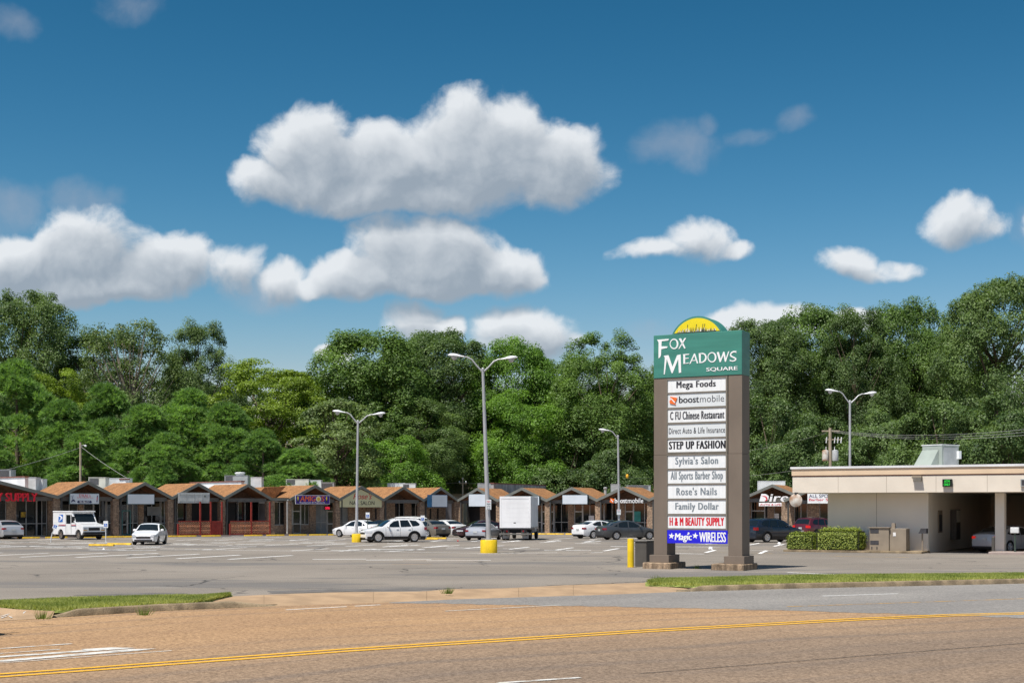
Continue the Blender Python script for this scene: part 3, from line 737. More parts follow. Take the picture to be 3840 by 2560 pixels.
def bay(wing, x0, x1, zb, spec, rise=1.24, zv=3.47, peak=None, pier=True, lintel=True, back=6.0, post=True, yfront=0.0, pier_right=False):
    "one gabled porch; zv = eaves height above walk, yfront brings it forward"
    R = wing.root; xp = (x0 + x1) / 2 if peak is None else peak
    zv += zb; zp = zv + rise; y0 = yfront - .12; y1 = yfront + back; th = .16
    for a, b, za, zz in ((x0, xp, zv, zp), (xp, x1, zp, zv)):
        e = .012 if a == x0 else -.012
        s = MB().prism([(a, za), (b, zz), (b, zz - th), (a, za - th)], y0 + .05, y1).build('roof_slope', 'shingles', R)
        MB().prism([(a, za - th - .003), (b, zz - th - .003), (b, zz - th - .035), (a, za - th - .035)], y0 + .051, y1 - .2).build('ceiling', 'wood_soffit', s)
        MB().prism([(a, za + .035), (b, zz + .035), (b, zz - .25), (a, za - .25)], y0 - .03, y0 + .048).build('fascia_board', 'fascia_paint', R)
    # gable wall over the shop front
    MB().prism([(x0 + .05, zv - th - .3), (x0 + .05, zv - th - .04), (xp, zp - th - .04), (x1 - .05, zv - th - .04), (x1 - .05, zv - th - .3)], yfront + 2.1, yfront + 2.2).build('gable_wall', 'gable_wood', R)
    if lintel:
        MB().box(x0 + .3, x1 - .3, yfront + .25, yfront + .42, zv - .38, zv - .05).build('lintel', 'grey_trim', R)
    if pier:
        MB().box(x0 - .28, x0 + .26, yfront + .1, yfront + .6, zb + .1, zv - .20).build('pier', 'brick', R)
    if pier_right:
        MB().box(x1 - .28, x1 + .26, yfront + .1, yfront + .6, zb + .1, zv - .20).build('pier', 'brick', R)
    if post:
        MB().box(x0 + .30, x0 + .42, yfront - .06, yfront + .08, zb + .08, zv - .12).build('downspout', 'dark_trim', R)
    front(wing, x0 + .02, x1 - .02, zb, spec, yfront + 2.0)

zbL = lambda t: gz(WL.Y(t))
V = [215, 438, 643, 838, 1015, 1087, 1270, 1435, 1586]
tv = [WL.t(p) for p in V]
G3 = [('glass3', 3.2), ('brick', .6), ('glass', 1.8)]
bay(WL, tv[0] - 13.2, tv[0], zbL(tv[0] - 3) - .02, [('glass3', 4), ('brick', .6), ('glass3', 4), ('brick', .7), ('glass', 1.6), ('glass', .8)], rise=1.60, pier=True)
bay(WL, tv[0], tv[1], zbL(tv[0]), [('brick', .4), ('glass', .8), ('glass', 1.6), ('brick', .5), ('door', 1.0), ('glass', 1.2)])
bay(WL, tv[1], tv[2], zbL(tv[1]), [('glass', 1.0), ('door', 1.0), ('glass', 1.0), ('brick', .5), ('glass', 1.7)])
bay(WL, tv[2], tv[3], zbL(tv[2]), [('glass', .7), ('glass', 1.9), ('brick', .45), ('dark', 2.2)])
bay(WL, tv[3], tv[4], zbL(tv[3]), [('dark', 2.8), ('glass3', 2.4)])
# flat link with a roof slope between the two restaurants
a, b = tv[4], tv[5]; zb = zbL(a); R = WL.root
MB().box(a, b + .02, .2, 3.0, zb + 3.36, zb + 3.52).build('roof_slope', 'shingles', R)
MB().prism([(a, zb + 3.52), (a + .9, zb + 4.5), (b + 1.2, zb + 4.6), (b, zb + 3.52)], 2.6, 5.9).build('roof_slope', 'shingles', R)
MB().box(a, b, -.1, .19, zb + 3.22, zb + 3.46).build('fascia_board', 'fascia_paint', R)
MB().box(a - .26, a + .5, .1, .6, zb + .1, zb + 3.2).build('pier', 'brick', R)
front(WL, a + .5, b + .1, zb, [('lowglass', 1)], .6)
MB().tube([(b - .35, -.2, zb + 3.3), (b - .35, -.1, zb + 3.1), (b - .35, -.1, zb + .35), (b - .5, -.3, zb + .15)], .08, 8).build('downspout', 'aluminium', R)
bay(WL, tv[5], tv[6], zbL(tv[5]), [('lowglass', 1.5), ('door', .9), ('lowglass', .9), ('brick', .7), ('frost', 1.3)], post=False)
bay(WL, tv[6], tv[7], zbL(tv[6]), [('door', .9), ('frost', 1.5), ('brick', 2.7)])
bay(WL, tv[7], tv[8], zbL(tv[7]), [('slit', 1.0), ('slit', 1.2), ('brick', .6), ('glass', 1.2), ('brick', .8)])
bay(WL, tv[8], 0.0, zbL(tv[8]), [('glass', 1.2), ('brick', .8), ('slit', 1.0), ('slit', 1.0), ('brick', .6)], pier_right=True)
zbR = lambda t: gz(WR.Y(t))
VR = [1868, 2051, 2240, 2436, 2632, 2782]; tr_ = [0.05] + [WR.t(p) for p in VR]
FR = [[('dark', 1.6), ('brick', .7), ('dark', 1.6), ('brick', .5)], [('glass', 1.4), ('brick', .5), ('glass', 1.0), ('door', 1.0)], [('glass', 1.5), ('brick', .6), ('door', .9), ('glass3', 2.2)],
      [('glass', 1.6), ('brick', .5), ('door', .9), ('glass', 2.2)], [('glass', 1.6), ('brick', .5), ('door', .9), ('glass', 2.2)], [('glass', 1.6), ('brick', .5), ('door', .9)]]
for i in range(6): bay(WR, tr_[i], tr_[i + 1], zbR(tr_[i]), FR[i], rise=1.20)
tD0, tD1 = tr_[6], WR.t(3016)
bay(WR, tD0, tD1, zbR(tD0) + .05, [('brick', .3), ('door', 1.1), ('dark', .2), ('brick', .5), ('glass3', 2.6)], rise=1.25, peak=WR.t(2897))
tA = WR.t(2941, -3.0)
bay(WR, tA, tA + 6.0, zbR(tA) + .12, [('brick', .4), ('glass', 1.0), ('brick', .9), ('glass', 2.6)], rise=1.2, yfront=-3.0, zv=3.2)
bay(WR, tA + 6.0, tA + 12.0, zbR(tA) + .12, [('glass', 2.6), ('brick', .9), ('door', 1), ('glass', 1.5)], rise=1.2, yfront=-3.0, zv=3.2, pier_right=True)
# flat-roofed bodies behind the porches, fire walls with tile coping
for W_, a, b, zz, yb in ((WL, tv[0] - 13.4, 2.0, zbL(-20), 16), (WR, 4.0, tA + 12.4, -.2, 20)):
    MB().box(a, b, 6.1, yb, zz - .1, zz + 3.75).build('wall', 'grey_wall', W_.root)
    MB().box(a, b, 2.35, 6.09, zz - .1, zz + 3.0).build('wall', 'grey_wall', W_.root)
    MB().box(a - .1, b + .1, 6.11, yb + .1, zz + 3.752, zz + 3.95).build('flat_roof', 'unit_grey', W_.root)
def firewall(W_, px, py, y0, L, mat, hgt=1.2):
    t = W_.t(px, y0); z = W_.z(py, t, y0)
    w = MB().box(t - .15, t + .15, y0, y0 + L, z - hgt, z).build('fire_wall', mat, W_.root)
    MB().box(t - .22, t + .22, y0 - .06, y0 + L + .06, z + .002, z + .11).build('coping', 'coping_red', w)
firewall(WL, 100, 1789, 6.2, 10, 'white_roof'); firewall(WL, 910, 1806, 6.2, 10, 'white_roof'); firewall(WR, 1846, 1813, 5.5, 15, 'grey_wall', 1.4); firewall(WL, 478, 1798, 9.5, 7, 'white_roof')
# walks in front of the shops
def walk(W_, a, b, y0=-.9, y1=2.3):
    p = [W_.w(a, y0), W_.w(b, y0), W_.w(b, y1), W_.w(a, y1)]
    m = MB(); vs = []
    for q in p: vs.append((q.x, q.y, gz(q.y) - .05))
    for q in p: vs.append((q.x, q.y, gz(q.y) + .10))
    m.add(vs, [(4, 5, 6, 7), (0, 1, 5, 4), (1, 2, 6, 5), (2, 3, 7, 6), (3, 0, 4, 7)]); return struct(m.build('sidewalk', 'sidewalk_concrete'))
walk(WL, tv[0] - 14, -.6); walk(WR, -.4, tA - .2); walk(WR, tA, tA + 12, -3.9)

# ---------------------------------------------------------------- shop signs, hung in the gables
def sign_frame(W_, px0, px1, py0, py1, yo, name, label, cat='shop sign', group=None):
    t0, t1 = W_.t(px0, yo), W_.t(px1, yo); tm = (t0 + t1) / 2
    z1, z0 = W_.z(py0, tm, yo), W_.z(py1, tm, yo)
    o = thing(name, label, cat, W_.w(t0, yo, z0), W_.rz(), group); return o, t1 - t0, z1 - z0
def box_sign(W_, px0, px1, py0, py1, label, face='sign_face', case='sign_case', yo=-.22, dep=.22, name='shop_sign', brd=.05):
    o, w, h = sign_frame(W_, px0, px1, py0, py1, yo, name, label)
    MB().box(0, w, 0, dep, 0, h).build('cabinet', case, o, bevel=.012)
    MB().box(brd, w - brd, -.012, -.002, brd, h - brd).build('face', face, o)
    return o, w, h
def words(o, s, x0, z0, x1, z1, mat, y=-.013, bold=.012, shear=0, depth=.008, spacing=1.0, name='lettering', more=None):
    m = MB(); text_into(m, s, x0, z0, x1, z1, y, bold, shear, depth, spacing); return m.build(name, mat, o)
# red channel letters, left shop
o, w, h = sign_frame(WL, -125, 141, 1847, 1879, -.15, 'channel_letter_sign', 'red raised letters on the porch beam at the left edge of the shops')
MB().box(0, w, .06, .14, h * .12, h * .2).build('rail', 'dark_trim', o); MB().box(0, w, .06, .14, h * .75, h * .83).build('rail', 'dark_trim', o)
words(o, 'BEAUTY SUPPLY', 0, 0, w, h, 'letter_red', y=.06, bold=.035, depth=.10)
# barber and beauty salon
o, w, h = box_sign(WL, 262, 373, 1848.5, 1890, "white barber salon sign with scissors drawing and clippers pole in first gable")
f = lambda a: a * w; g = lambda a: a * h
words(o, "D'KAL's", f(.31), g(.66), f(.69), g(.93), 'letter_red', bold=.01); words(o, 'Barber & Beauty Salon', f(.24), g(.54), f(.79), g(.65), 'letter_red', bold=.005)
m = MB().prism([(f(.27), g(.12)), (f(.71), g(.12)), (f(.74), g(.22)), (f(.71), g(.34)), (f(.27), g(.34)), (f(.24), g(.22))], -.018, -.012); m.build('number_plate', 'letter_navy', o)
words(o, '901-786-1717', f(.32), g(.15), f(.66), g(.31), 'letter_white', y=-.019, bold=.02)
m = MB(); m.tube([(f(.05), -.016, g(.8)), (f(.08), -.016, g(.55)), (f(.05), -.016, g(.25))], .012, 5); m.tube([(f(.11), -.016, g(.82)), (f(.06), -.016, g(.5))], .012, 5)
m.prism([(f(.03), g(.22)), (f(.10), g(.45)), (f(.15), g(.42)), (f(.19), g(.2)), (f(.15), g(.25)), (f(.10), g(.3)), (f(.06), g(.18))], -.017, -.012); m.build('scissors_emblem', 'letter_navy', o)
m = MB().prism([(f(.895), g(.2)), (f(.925), g(.22)), (f(.945), g(.8)), (f(.915), g(.82))], -.018, -.012); m.build('clipper_emblem', 'letter_navy', o)
m = MB().prism([(f(.90), g(.35)), (f(.925), g(.42)), (f(.935), g(.68)), (f(.912), g(.62))], -.021, -.0185); m.build('clipper_emblem', 'letter_red', o)
box_sign(WL, 478, 580, 1851, 1890.5, 'blank pale sign box in the gable above the teal framed door')
o, w, h = box_sign(WL, 670, 787, 1846.5, 1886, 'white sectioned menu board sign in the gable over the first lattice patio', 'sign_face_dirty', 'unit_grey')
m = MB()
for k in (.25, .5, .75): m.box(w * k - .02, w * k + .02, -.03, -.013, .05, h - .05)
for k in (.2, .8): m.box(.06, w - .06, -.026, -.0132, h * k - .015, h * k + .015)
m.build('divider', 'unit_grey', o); MB().prism([(w * .80, h * .6), (w * .84, h * .78), (w * .87, h * .6)], -.02, -.013).build('emblem', 'post_green', o)
# restaurant banner
o, w, h = sign_frame(WL, 1108, 1237, 1855.5, 1889.5, -.2, 'restaurant_banner', 'purple restaurant banner with orange letters under the gable with the glass door')
MB().box(0, w, 0, .05, 0, h).build('frame', 'unit_white', o); MB().box(.05, w - .05, -.012, -.002, .05, h - .05).build('face', 'banner_purple', o)
words(o, 'AMIG', w * .13, h * .32, w * .58, h * .9, 'letter_orange', bold=.03, shear=.12); words(o, 'S', w * .74, h * .32, w * .84, h * .9, 'letter_orange', bold=.03, shear=.12)
words(o, 'Restaurant & Pupuseria', w * .12, h * .06, w * .85, h * .27, 'letter_white', bold=.015)
m = MB(); m.prism([(w * .665 + math.cos(a) * w * .075, h * .58 + math.sin(a) * h * .32) for a in [k * .4488 for k in range(14)]], -.018, -.012); m.build('plate_emblem', 'cream_panel', o)
m = MB(); m.prism([(w * .665 + math.cos(a) * w * .04, h * .58 + math.sin(a) * h * .17) for a in [k * .4488 for k in range(14)]], -.022, -.0185); m.build('plate_emblem', 'worn_yellow', o)
for s in (.07, .90):
    m = MB(); m.prism([(w * s - .03, h * .2), (w * s + .03, h * .2), (w * s + .1, h * .55), (w * s, h * .42), (w * s - .1, h * .55)], -.016, -.0121); m.build('corn_emblem', 'leaf_mid', o)
    m = MB(); m.prism([(w * s + math.cos(a) * .07, h * .66 + math.sin(a) * .2) for a in [k * .6283 for k in range(10)]], -.019, -.0165); m.build('corn_emblem', 'sun_yellow', o)
# nail salon: cream panel filling its gable
t0, t1 = tv[6] + .12, tv[7] - .12; tm = (t0 + t1) / 2; zb = zbL(tv[6])
o = thing('salon_gable_sign', 'cream nail salon panel with red script filling the whole gable', 'shop sign', WL.w(t0, -.02, zb + 2.66), WL.rz()); w = t1 - t0
MB().prism([(0, 0), (w, 0), (w, .72), (w / 2, 1.72), (0, .72)], 0, .06).build('panel', 'cream_panel', o)
words(o, "Rose's", w * .31, .78, w * .76, 1.36, 'letter_red', y=0, bold=.012, shear=.35); words(o, 'NAIL SALON', w * .23, .22, w * .82, .60, 'letter_black', y=0, bold=.012)
box_sign(WL, 1619, 1678, 1854, 1901, 'square blank pale sign box with a blue side left of the inner corner', 'sign_face', 'sign_case_blue', yo=-.95, dep=.75)
box_sign(WR, 1757, 1824, 1851, 1899, 'blank pale sign box in the first gable right of the inner corner', 'sign_face', 'sign_case', yo=-.5, dep=.4)
box_sign(WR, 1914, 2023, 1859, 1894, 'wide blank pale sign box half hidden by the white box truck', yo=-.4, dep=.3)
box_sign(WR, 2108, 2204, 1854, 1890.5, 'wide blank pale sign box in the gable right of the box truck', yo=-.4, dep=.3)
# phone shop letters
o, w, h = sign_frame(WR, 2287, 2412, 1866, 1885, -.25, 'phone_shop_sign', 'white phone shop letters with orange diamond logo on the porch beam')
MB().box(.3, w, .08, .2, h * .3, h * .5).build('rail', 'dark_trim', o)
words(o, 'boost', w * .15, 0, w * .52, h * .95, 'letter_white', y=.05, bold=.014, depth=.08); words(o, 'mobile', w * .54, 0, w, h * .95, 'letter_white', y=.05, bold=.004, depth=.08)
def boost_logo(o, x, z, s, y):
    m = MB(); P = [(-.52, -.1), (-.30, .18), (-.42, .5), (.52, .30), (.40, -.02), (.2, -.30), (.35, -.55), (-.45, -.36)]
    m.prism([(x + a * s, z + b * s) for a, b in P], y - .03, y); m.build('logo', 'letter_orange', o)
    m = MB(); m.prism([(x + a * s, z + b * s) for a, b in [(-.34, .22), (-.22, .28), (.28, -.26), (.16, -.32)]], y - .036, y - .031); m.build('logo', 'letter_white', o)
boost_logo(o, w * .065, h * .5, h * 1.0, .05)
# insurance office sign
o, w, h = sign_frame(WR, 2846, 3010, 1850, 1897, -.25, 'insurance_office_sign', 'insurance sign with big white letters over a rounded white strip')
words(o, 'irect', w * .24, h * .36, w * 1.02, h * .97, 'letter_white', y=.0, bold=.03, shear=.15, depth=.08, name='lettering')
m = MB(); m.prism([(w * .01, h * .38), (w * .06, h * 1.0), (w * .16, h * .98), (w * .23, h * .8), (w * .22, h * .55), (w * .14, h * .38)], -.06, 0); m.build('emblem', 'letter_white', o)
m = MB(); m.prism([(w * .055, h * .86), (w * .15, h * .72), (w * .175, h * .55), (w * .13, h * .4), (w * .19, h * .45), (w * .205, h * .62), (w * .17, h * .8)], -.07, -.0605); m.build('emblem', 'letter_red', o)
MB().box(0, w, -.03, .05, h * .0, h * .27).build('name_strip', 'letter_white', o, bevel=.02); words(o, 'AUTO & LIFE INSURANCE', w * .03, h * .06, w * .98, h * .21, 'letter_red', y=-.032, bold=.008)
o, w, h = sign_frame(WR, 3028, 3140, 1850, 1886, -3.3, 'barber_shop_sign', 'white barber shop sign with navy and red letters beside the bank wall')
MB().box(0, w, 0, .08, 0, h).build('panel', 'panel_white', o)
words(o, 'ALL SPORTS', w * .05, h * .58, w * .98, h * .93, 'letter_navy', y=0, bold=.012); words(o, 'Barber Shop', w * .05, h * .16, w * .98, h * .52, 'letter_red', y=0, bold=.02)
# posters, numbers and neon seen in the shop windows
def pane_item(W_, px0, px1, py0, py1, yo, name, label, mat, cat, text=None, tmat=None):
    o, w, h = sign_frame(W_, px0, px1, py0, py1, yo, name, label, cat)
    MB().box(0, w, 0, .02, 0, h).build('sheet', mat, o)
    if text: words(o, text, w * .1, h * .15, w * .9, h * .85, tmat, y=-.001, bold=.02)
pane_item(WL, 1217, 1238, 1897, 1911, 1.95, 'neon_sign', 'red lit open sign in the restaurant window', 'led_black', 'neon sign', 'OPEN', 'led_red')
pane_item(WL, 1306, 1322, 1900, 1912, 1.95, 'neon_sign', 'red lit open sign in the nail salon window', 'led_black', 'neon sign', 'OPEN', 'led_red')
pane_item(WL, 218, 234, 1891, 1902, 1.95, 'house_number', 'white number 3131 over the barber salon door', 'led_black', 'number', '3131', 'letter_white')
pane_item(WR, 2208, 2228, 1932, 1951, 1.98, 'window_notice', 'white paper notice in a shop window above the white hatchback', 'litter_white', 'notice')
pane_item(WR, 2378, 2402, 1916, 1954, 1.97, 'window_poster', 'teal and brick coloured poster in the phone shop window', 'poster_teal', 'poster')
pane_item(WR, 2424, 2436, 1946, 1978, 1.97, 'window_poster', 'brown poster at the right end of the phone shop window', 'lattice_wood', 'poster')
pane_item(WL, 552, 600, 1898, 1932, 1.95, 'window_poster', 'grey banner hung inside the window behind the white compact sedan', 'frosted', 'poster')
pane_item(WR, 2903, 2921, 1924, 1960, 1.97, 'window_poster', 'pale poster in the insurance office window', 'litter_white', 'poster')
pane_item(WR, 2929, 2948, 1932, 1964, 1.97, 'window_poster', 'white and red notice in the insurance office window', 'panel_white', 'poster', 'QUOTE', 'letter_red')

# gold window lettering and the teal framed door of the left shops
pane_item(WL, 76, 98, 1915, 1942, 1.93, 'window_sticker', 'gold lettering on the glass right of the red raised letters', 'shop_dark', 'sticker', 'OPEN 7', 'worn_yellow')
t0, t1, zb = WL.t(456, 1.9), WL.t(490, 1.9), zbL(tv[1])
m = MB(); m.box(t0, t0 + .09, 1.86, 1.95, zb + .1, zb + 2.3); m.box(t1 - .09, t1, 1.86, 1.95, zb + .1, zb + 2.3); m.box(t0 + .091, t1 - .091, 1.865, 1.945, zb + 2.2, zb + 2.3); m.box(t0 + .091, t1 - .091, 1.865, 1.945, zb + .1, zb + .25)
m.build('door_frame', 'teal_door', WL.root)
pane_item(WL, 1160, 1172, 1925, 1948, 1.93, 'window_notice', 'pale blue notice in the restaurant window', 'sign_face', 'notice')
pane_item(WL, 838, 850, 1902, 1930, 1.93, 'window_decal', 'white bottle shaped decal in the dark patio window', 'frosted', 'decal')
# ---------------------------------------------------------------- lattice patios in front of the two dark shops
def patio(t0, t1, zb, gate, label):
    o = thing('lattice_fence', label, 'fence', WL.w(t0, -.35, zb + .08), WL.rz()); w = t1 - t0
    xs = [0, w * .53, w] if not gate else [0, w * .50, w * .74, w]
    hs = [1.05] + [3.0] * (len(xs) - 1) if True else 0
    for x, hh in zip(xs, hs): MB().box(x - .06, x + .06, -.06, .06, 0, hh).build('post', 'redwood', o)
    for i, (a, b) in enumerate(zip(xs, xs[1:])):
        if gate and i == len(xs) - 2:
            g = MB().box(a + .1, b - .1, -.05, -.01, .12, .22).box(a + .1, b - .1, -.05, -.01, 1.12, 1.22).build('gate', 'redwood', o)
            for k in range(8):
                x = a + .12 + (b - a - .32) * k / 7; MB().box(x, x + .08, -.075, -.051, .08, 1.28).build('slat', 'redwood', g)
            continue
        MB().box(a + .06, b - .06, -.03, .03, 1.22, 1.30).build('rail', 'redwood', o); MB().box(a + .06, b - .06, -.03, .03, .06, .14).build('rail', 'redwood', o)
        for q in (.42, .82): MB().box(a + .06, b - .06, -.045, -.021, q, q + .05).build('rail', 'lattice_wood', o)
        m = MB(); st = .17; z0, z1 = .14, 1.22; hgt = z1 - z0; k = a - hgt
        while k < b:
            for sgn, yy in ((1, -.012), (-1, .004)):
                xa, xb = (k, k + hgt) if sgn > 0 else (k + hgt, k)
                # clip the diagonal to the panel
                def clip(x0_, zz0, x1_, zz1):
                    out = []
                    for (p, q) in ((x0_, zz0), (x1_, zz1)):
                        xx = min(max(p, a + .06), b - .06); tt = (xx - x0_) / (x1_ - x0_); out.append((xx, zz0 + tt * (zz1 - zz0)))
                    return out
                (p0, q0), (p1, q1) = clip(xa, z0, xb, z1)
                if abs(p1 - p0) < .02: continue
                d = .026; m.add([(p0, yy, q0 - d), (p1, yy, q1 - d), (p1, yy, q1 + d), (p0, yy, q0 + d), (p0, yy + .008, q0 - d), (p1, yy + .008, q1 - d), (p1, yy + .008, q1 + d), (p0, yy + .008, q0 + d)],
                                [(0, 1, 2, 3), (7, 6, 5, 4), (0, 4, 5, 1), (3, 2, 6, 7)])
            k += st
        m.build('lattice', 'lattice_wood', o)['kind'] = 'stuff'
patio(tv[2] + .45, tv[3] - .35, zbL(tv[2]), True, 'red post patio fence with lattice panels and a slatted gate')
patio(tv[3] + .45, tv[4] - .30, zbL(tv[3]), False, 'red post patio fence with two lattice panels and no gate')

# ---------------------------------------------------------------- rooftop machines
def unit(px0, px1, py0, py1, Y, W_, label, mat, grille=0, dome=False, name='rooftop_unit', dep=1.2):
    a = at(px0, py1, Y); b = at(px1, py0, Y); w = (b.x - a.x); h = b.z - a.z
    o = thing(name, label, 'air conditioner', (a.x, Y, a.z), 0)
    M = Matrix.Rotation(0, 4, 'Z')
    MB().box(0, w, 0, dep, -.5, h).build('cabinet', mat, o, bevel=.015)
    MB().box(-.02, w + .02, -.02, dep + .02, h + .002, h + .04).build('lid', mat, o)
    if grille:
        g = MB().box(w * .04, w * grille, -.012, -.002, h * .08, h * .9).build('coil_grille', 'grille_dark', o)
        m = MB(); nn = 6
        for k in range(nn): m.box(w * .04, w * grille, -.02, -.0125, h * (.1 + .8 * k / nn), h * (.1 + .8 * k / nn) + .015)
        m.build('louvre', 'unit_grey', g)
    if dome:
        MB().lathe([(.42, 0), (.42, .14), (.52, .16), (.52, .26), (.38, .32), (.05, .34)], 18, Matrix.Translation((w * .62, dep / 2, h + .042))).build('exhaust_cap', 'unit_white', o)
unit(-40, 42, 1761, 1790, 128, WL, 'grey air conditioner at the far left of the roof', 'unit_grey', .9)
unit(101, 135, 1790, 1816, 124, WL, 'white duct hood beside the left fire wall', 'unit_white', 0, name='duct_hood')
unit(134, 160, 1796, 1816, 125, WL, 'small white duct box right of the duct hood', 'unit_white', 0, name='duct_box')
unit(332, 396, 1790, 1820, 131, WL, 'beige air conditioner with coil grille behind the timber pole', 'unit_beige', .6)
unit(396, 484, 1793, 1817, 133, WL, 'long white duct box behind the second gable roof', 'unit_white', 0, name='duct_box')
unit(842, 929, 1783, 1803, 141, WL, 'grey air conditioner with a round exhaust cap on the white fire wall', 'unit_grey', .35, True)
unit(940, 981, 1789, 1832, 138, WL, 'tall pale cabinet unit between the fourth gable and the restaurant roof', 'unit_white', 0)
unit(1072, 1158, 1797, 1818, 143, WL, 'beige air conditioner behind the restaurant roof with a wide grille', 'unit_beige', .40)
unit(1157, 1204, 1800, 1826, 143.5, WL, 'white transition duct right of the restaurant air conditioner', 'unit_white', 0, name='duct_box')
unit(1204, 1252, 1809, 1840, 142, WL, 'grey cabinet unit left of the nail salon gable', 'unit_grey', .9)
unit(1452, 1518, 1812, 1826, 152, WL, 'pale low duct behind the brown gable right of the salon', 'unit_white', 0, name='duct_box')
unit(1510, 1558, 1813, 1842, 151, WL, 'small air conditioner with dark coil right of the low duct', 'unit_white', .5)
unit(1791, 1848, 1812, 1830, 153, WR, 'low grey box left of the weathered fire wall', 'unit_grey', 0)
unit(2293, 2326, 1815, 1834, 147, WR, 'grey box behind the phone shop gable', 'unit_grey', 0)
unit(2352, 2440, 1820, 1834, 146, WR, 'flat dark rack of ducts on the phone shop roof', 'unit_grey', .9)
unit(2848, 2945, 1803.5, 1832, 143, WR, 'long white air conditioner above the insurance office', 'unit_white', 0)
o = thing('roof_vent', 'small round metal vent pipe behind the third right gable', 'vent', at(2270, 1845, 146))
MB().lathe([(.14, -.3), (.14, .35), (.2, .36), (.2, .5), (.03, .56)], 14).build('pipe', 'unit_grey', o)

# ---------------------------------------------------------------- drive-through bank on the right
BD = Vector((.88, -.475)).normalized(); BN = Vector((-BD.y, BD.x))      # along the front, and to the back
B0 = Vector(((3104 - CX) / F * 80.2, 80.2))
BRZ = math.atan2(BD.y, BD.x)
bank = thing('bank_building', 'beige flat-roofed bank with a wide overhanging fascia and drive-through lane', 'building', (B0.x, B0.y, 0), BRZ)
def bl(px, yo=0.0):
    k = (px - CX) / F; Q = B0 + BN * yo; return (k * Q.y - Q.x) / (BD.x - k * BD.y)
def bz(py, t, yo): return H - (py - HY) / F * (B0 + BD * t + BN * yo).y
YO = -1.5                                                   # fascia plane
tl, tr2 = bl(2972, YO), bl(3840, YO) + 8.0
zt, zbm = 4.72, 3.27
wc = bl(3481)
# walls: front wall and the lane wall that runs back
front_w = MB().box(0, wc, 0, .3, 0, zbm).build('front_wall', 'wall_grey', bank)
for t in (bl(3287),): MB().box(t - .012, t + .012, -.004, .01, .05, zbm - .02).build('joint', 'cabinet_tan', front_w)
MB().box(wc - .3, wc, .301, 19.0, 0, zbm).build('lane_wall', 'wall_grey', bank)
MB().box(0, .3, .301, 19.0, 0, zbm).build('side_wall', 'wall_grey', bank)
MB().box(0, wc, 19.01, 19.3, 0, zbm).build('rear_wall', 'wall_grey', bank)
# roof slab: fascia boards with tan band and brown stripe
f0 = MB(); f0.box(tl, tr2, YO, 19.6, zbm, zt - .55).build('roof_slab', ['stucco'], bank)
MB().box(tl + .02, tr2 - .02, YO + .02, 19.58, zt - .548, zt - .49).build('stripe', 'stripe_brown', bank)
MB().box(tl - .04, tr2, YO - .05, 19.6, zt - .488, zt - .12).build('upper_band', 'stucco_tan', bank)
MB().box(tl - .1, tr2, YO - .11, 19.7, zt - .118, zt).build('roof_edge', 'white_roof', bank)
MB().box(tl + .2, tr2 - .2, YO + .2, 19.3, zbm - .012, zbm - .003).build('soffit', 'soffit_paint', bank)
for px in (3324, 3510, 3702, 3143):
    t = bl(px, YO); MB().box(t - .008, t + .008, YO - .004, YO + .01, zbm + .01, zt - .56).build('joint', 'cabinet_tan', bank)
# column on the lane island
tc0, tc1 = bl(3731, .1), bl(3766, .1)
MB().box(tc0, tc1, .1, .72, .14, zbm - .02).build('column', 'wall_grey', bank, bevel=.01)
MB().box(tc0 + 3.0, tc1 + 7.6, 3.6, 4.0, 0, zbm - .02).build('inner_wall', 'wall_grey', bank); MB().box(tc0 + 3.0, tc0 + 3.3, 4.01, 19, 0, zbm - .02).build('inner_wall', 'wall_grey', bank); MB().box(wc + .01, tr2 - .2, 19.01, 19.3, 0, zbm - .02).build('rear_wall', 'wall_grey', bank); MB().box(tr2 - .5, tr2 - .2, 4.01, 19, 0, zbm - .02).build('side_wall', 'wall_grey', bank)  # rear wall across the lane is added, out of view, to darken the lane
MB().box(tc0 + 3.4, tc1 + 6.4, 3.55, 3.59, .6, 2.9).build('window', 'shop_glass', bank)
isl = MB(); isl.box(bl(3708, -1.6), tc1 + 8, -1.75, .9, -.05, .14); struct(isl.build('lane_island', 'sidewalk_concrete', None, bevel=.02)); o = bpy.data.objects['lane_island']; o.location = bank.location; o.rotation_euler = bank.rotation_euler
k1 = MB(); k1.box(bl(2938, -2.0), wc + .1, -2.05, .0, -.05, .115); o = struct(k1.build('planting_island', 'kerb_concrete', None, bevel=.02)); o.location = bank.location; o.rotation_euler = bank.rotation_euler
def bw(t, y, z=0.0):
    q = B0 + BD * t + BN * y; return Vector((q.x, q.y, z))
def bthing(name, label, cat, t, y, z=0.0): return thing(name, label, cat, bw(t, y, z), BRZ)
# wall lamp on the fascia, LED sign
t = bl(3424, YO); o = bthing('wall_floodlight', 'brown wedge floodlight on the bank fascia left of the green sign', 'lamp', t, YO - .005, bz(1789, t, YO))
MB().box(0, .46, -.03, 0, -.2, .1).build('bracket', 'cabinet_tan', o)
MB().prism([(0, .10), (.48, .10), (.50, .06), (.50, -.02), (0, -.02)], -.32, -.031).build('hood', 'cabinet_tan', o)
m = MB(); m.add([(0, -.32, -.02), (.5, -.32, -.02), (.42, -.031, -.22), (.08, -.031, -.22), (.08, -.031, -.021), (.42, -.031, -.021)], [(0, 1, 2, 3), (0, 3, 4), (1, 5, 2), (2, 5, 4, 3), (0, 4, 5, 1)]); m.build('lens', 'lamp_glass', o)
t = bl(3536, YO); z = bz(1824, t, YO); o = bthing('led_sign', 'black sign with lit green letters ATM ONLY on the bank fascia', 'sign', t, YO - .005, z)
MB().box(0, .50, -.16, 0, 0, .40).build('case', 'led_black', o, bevel=.01)
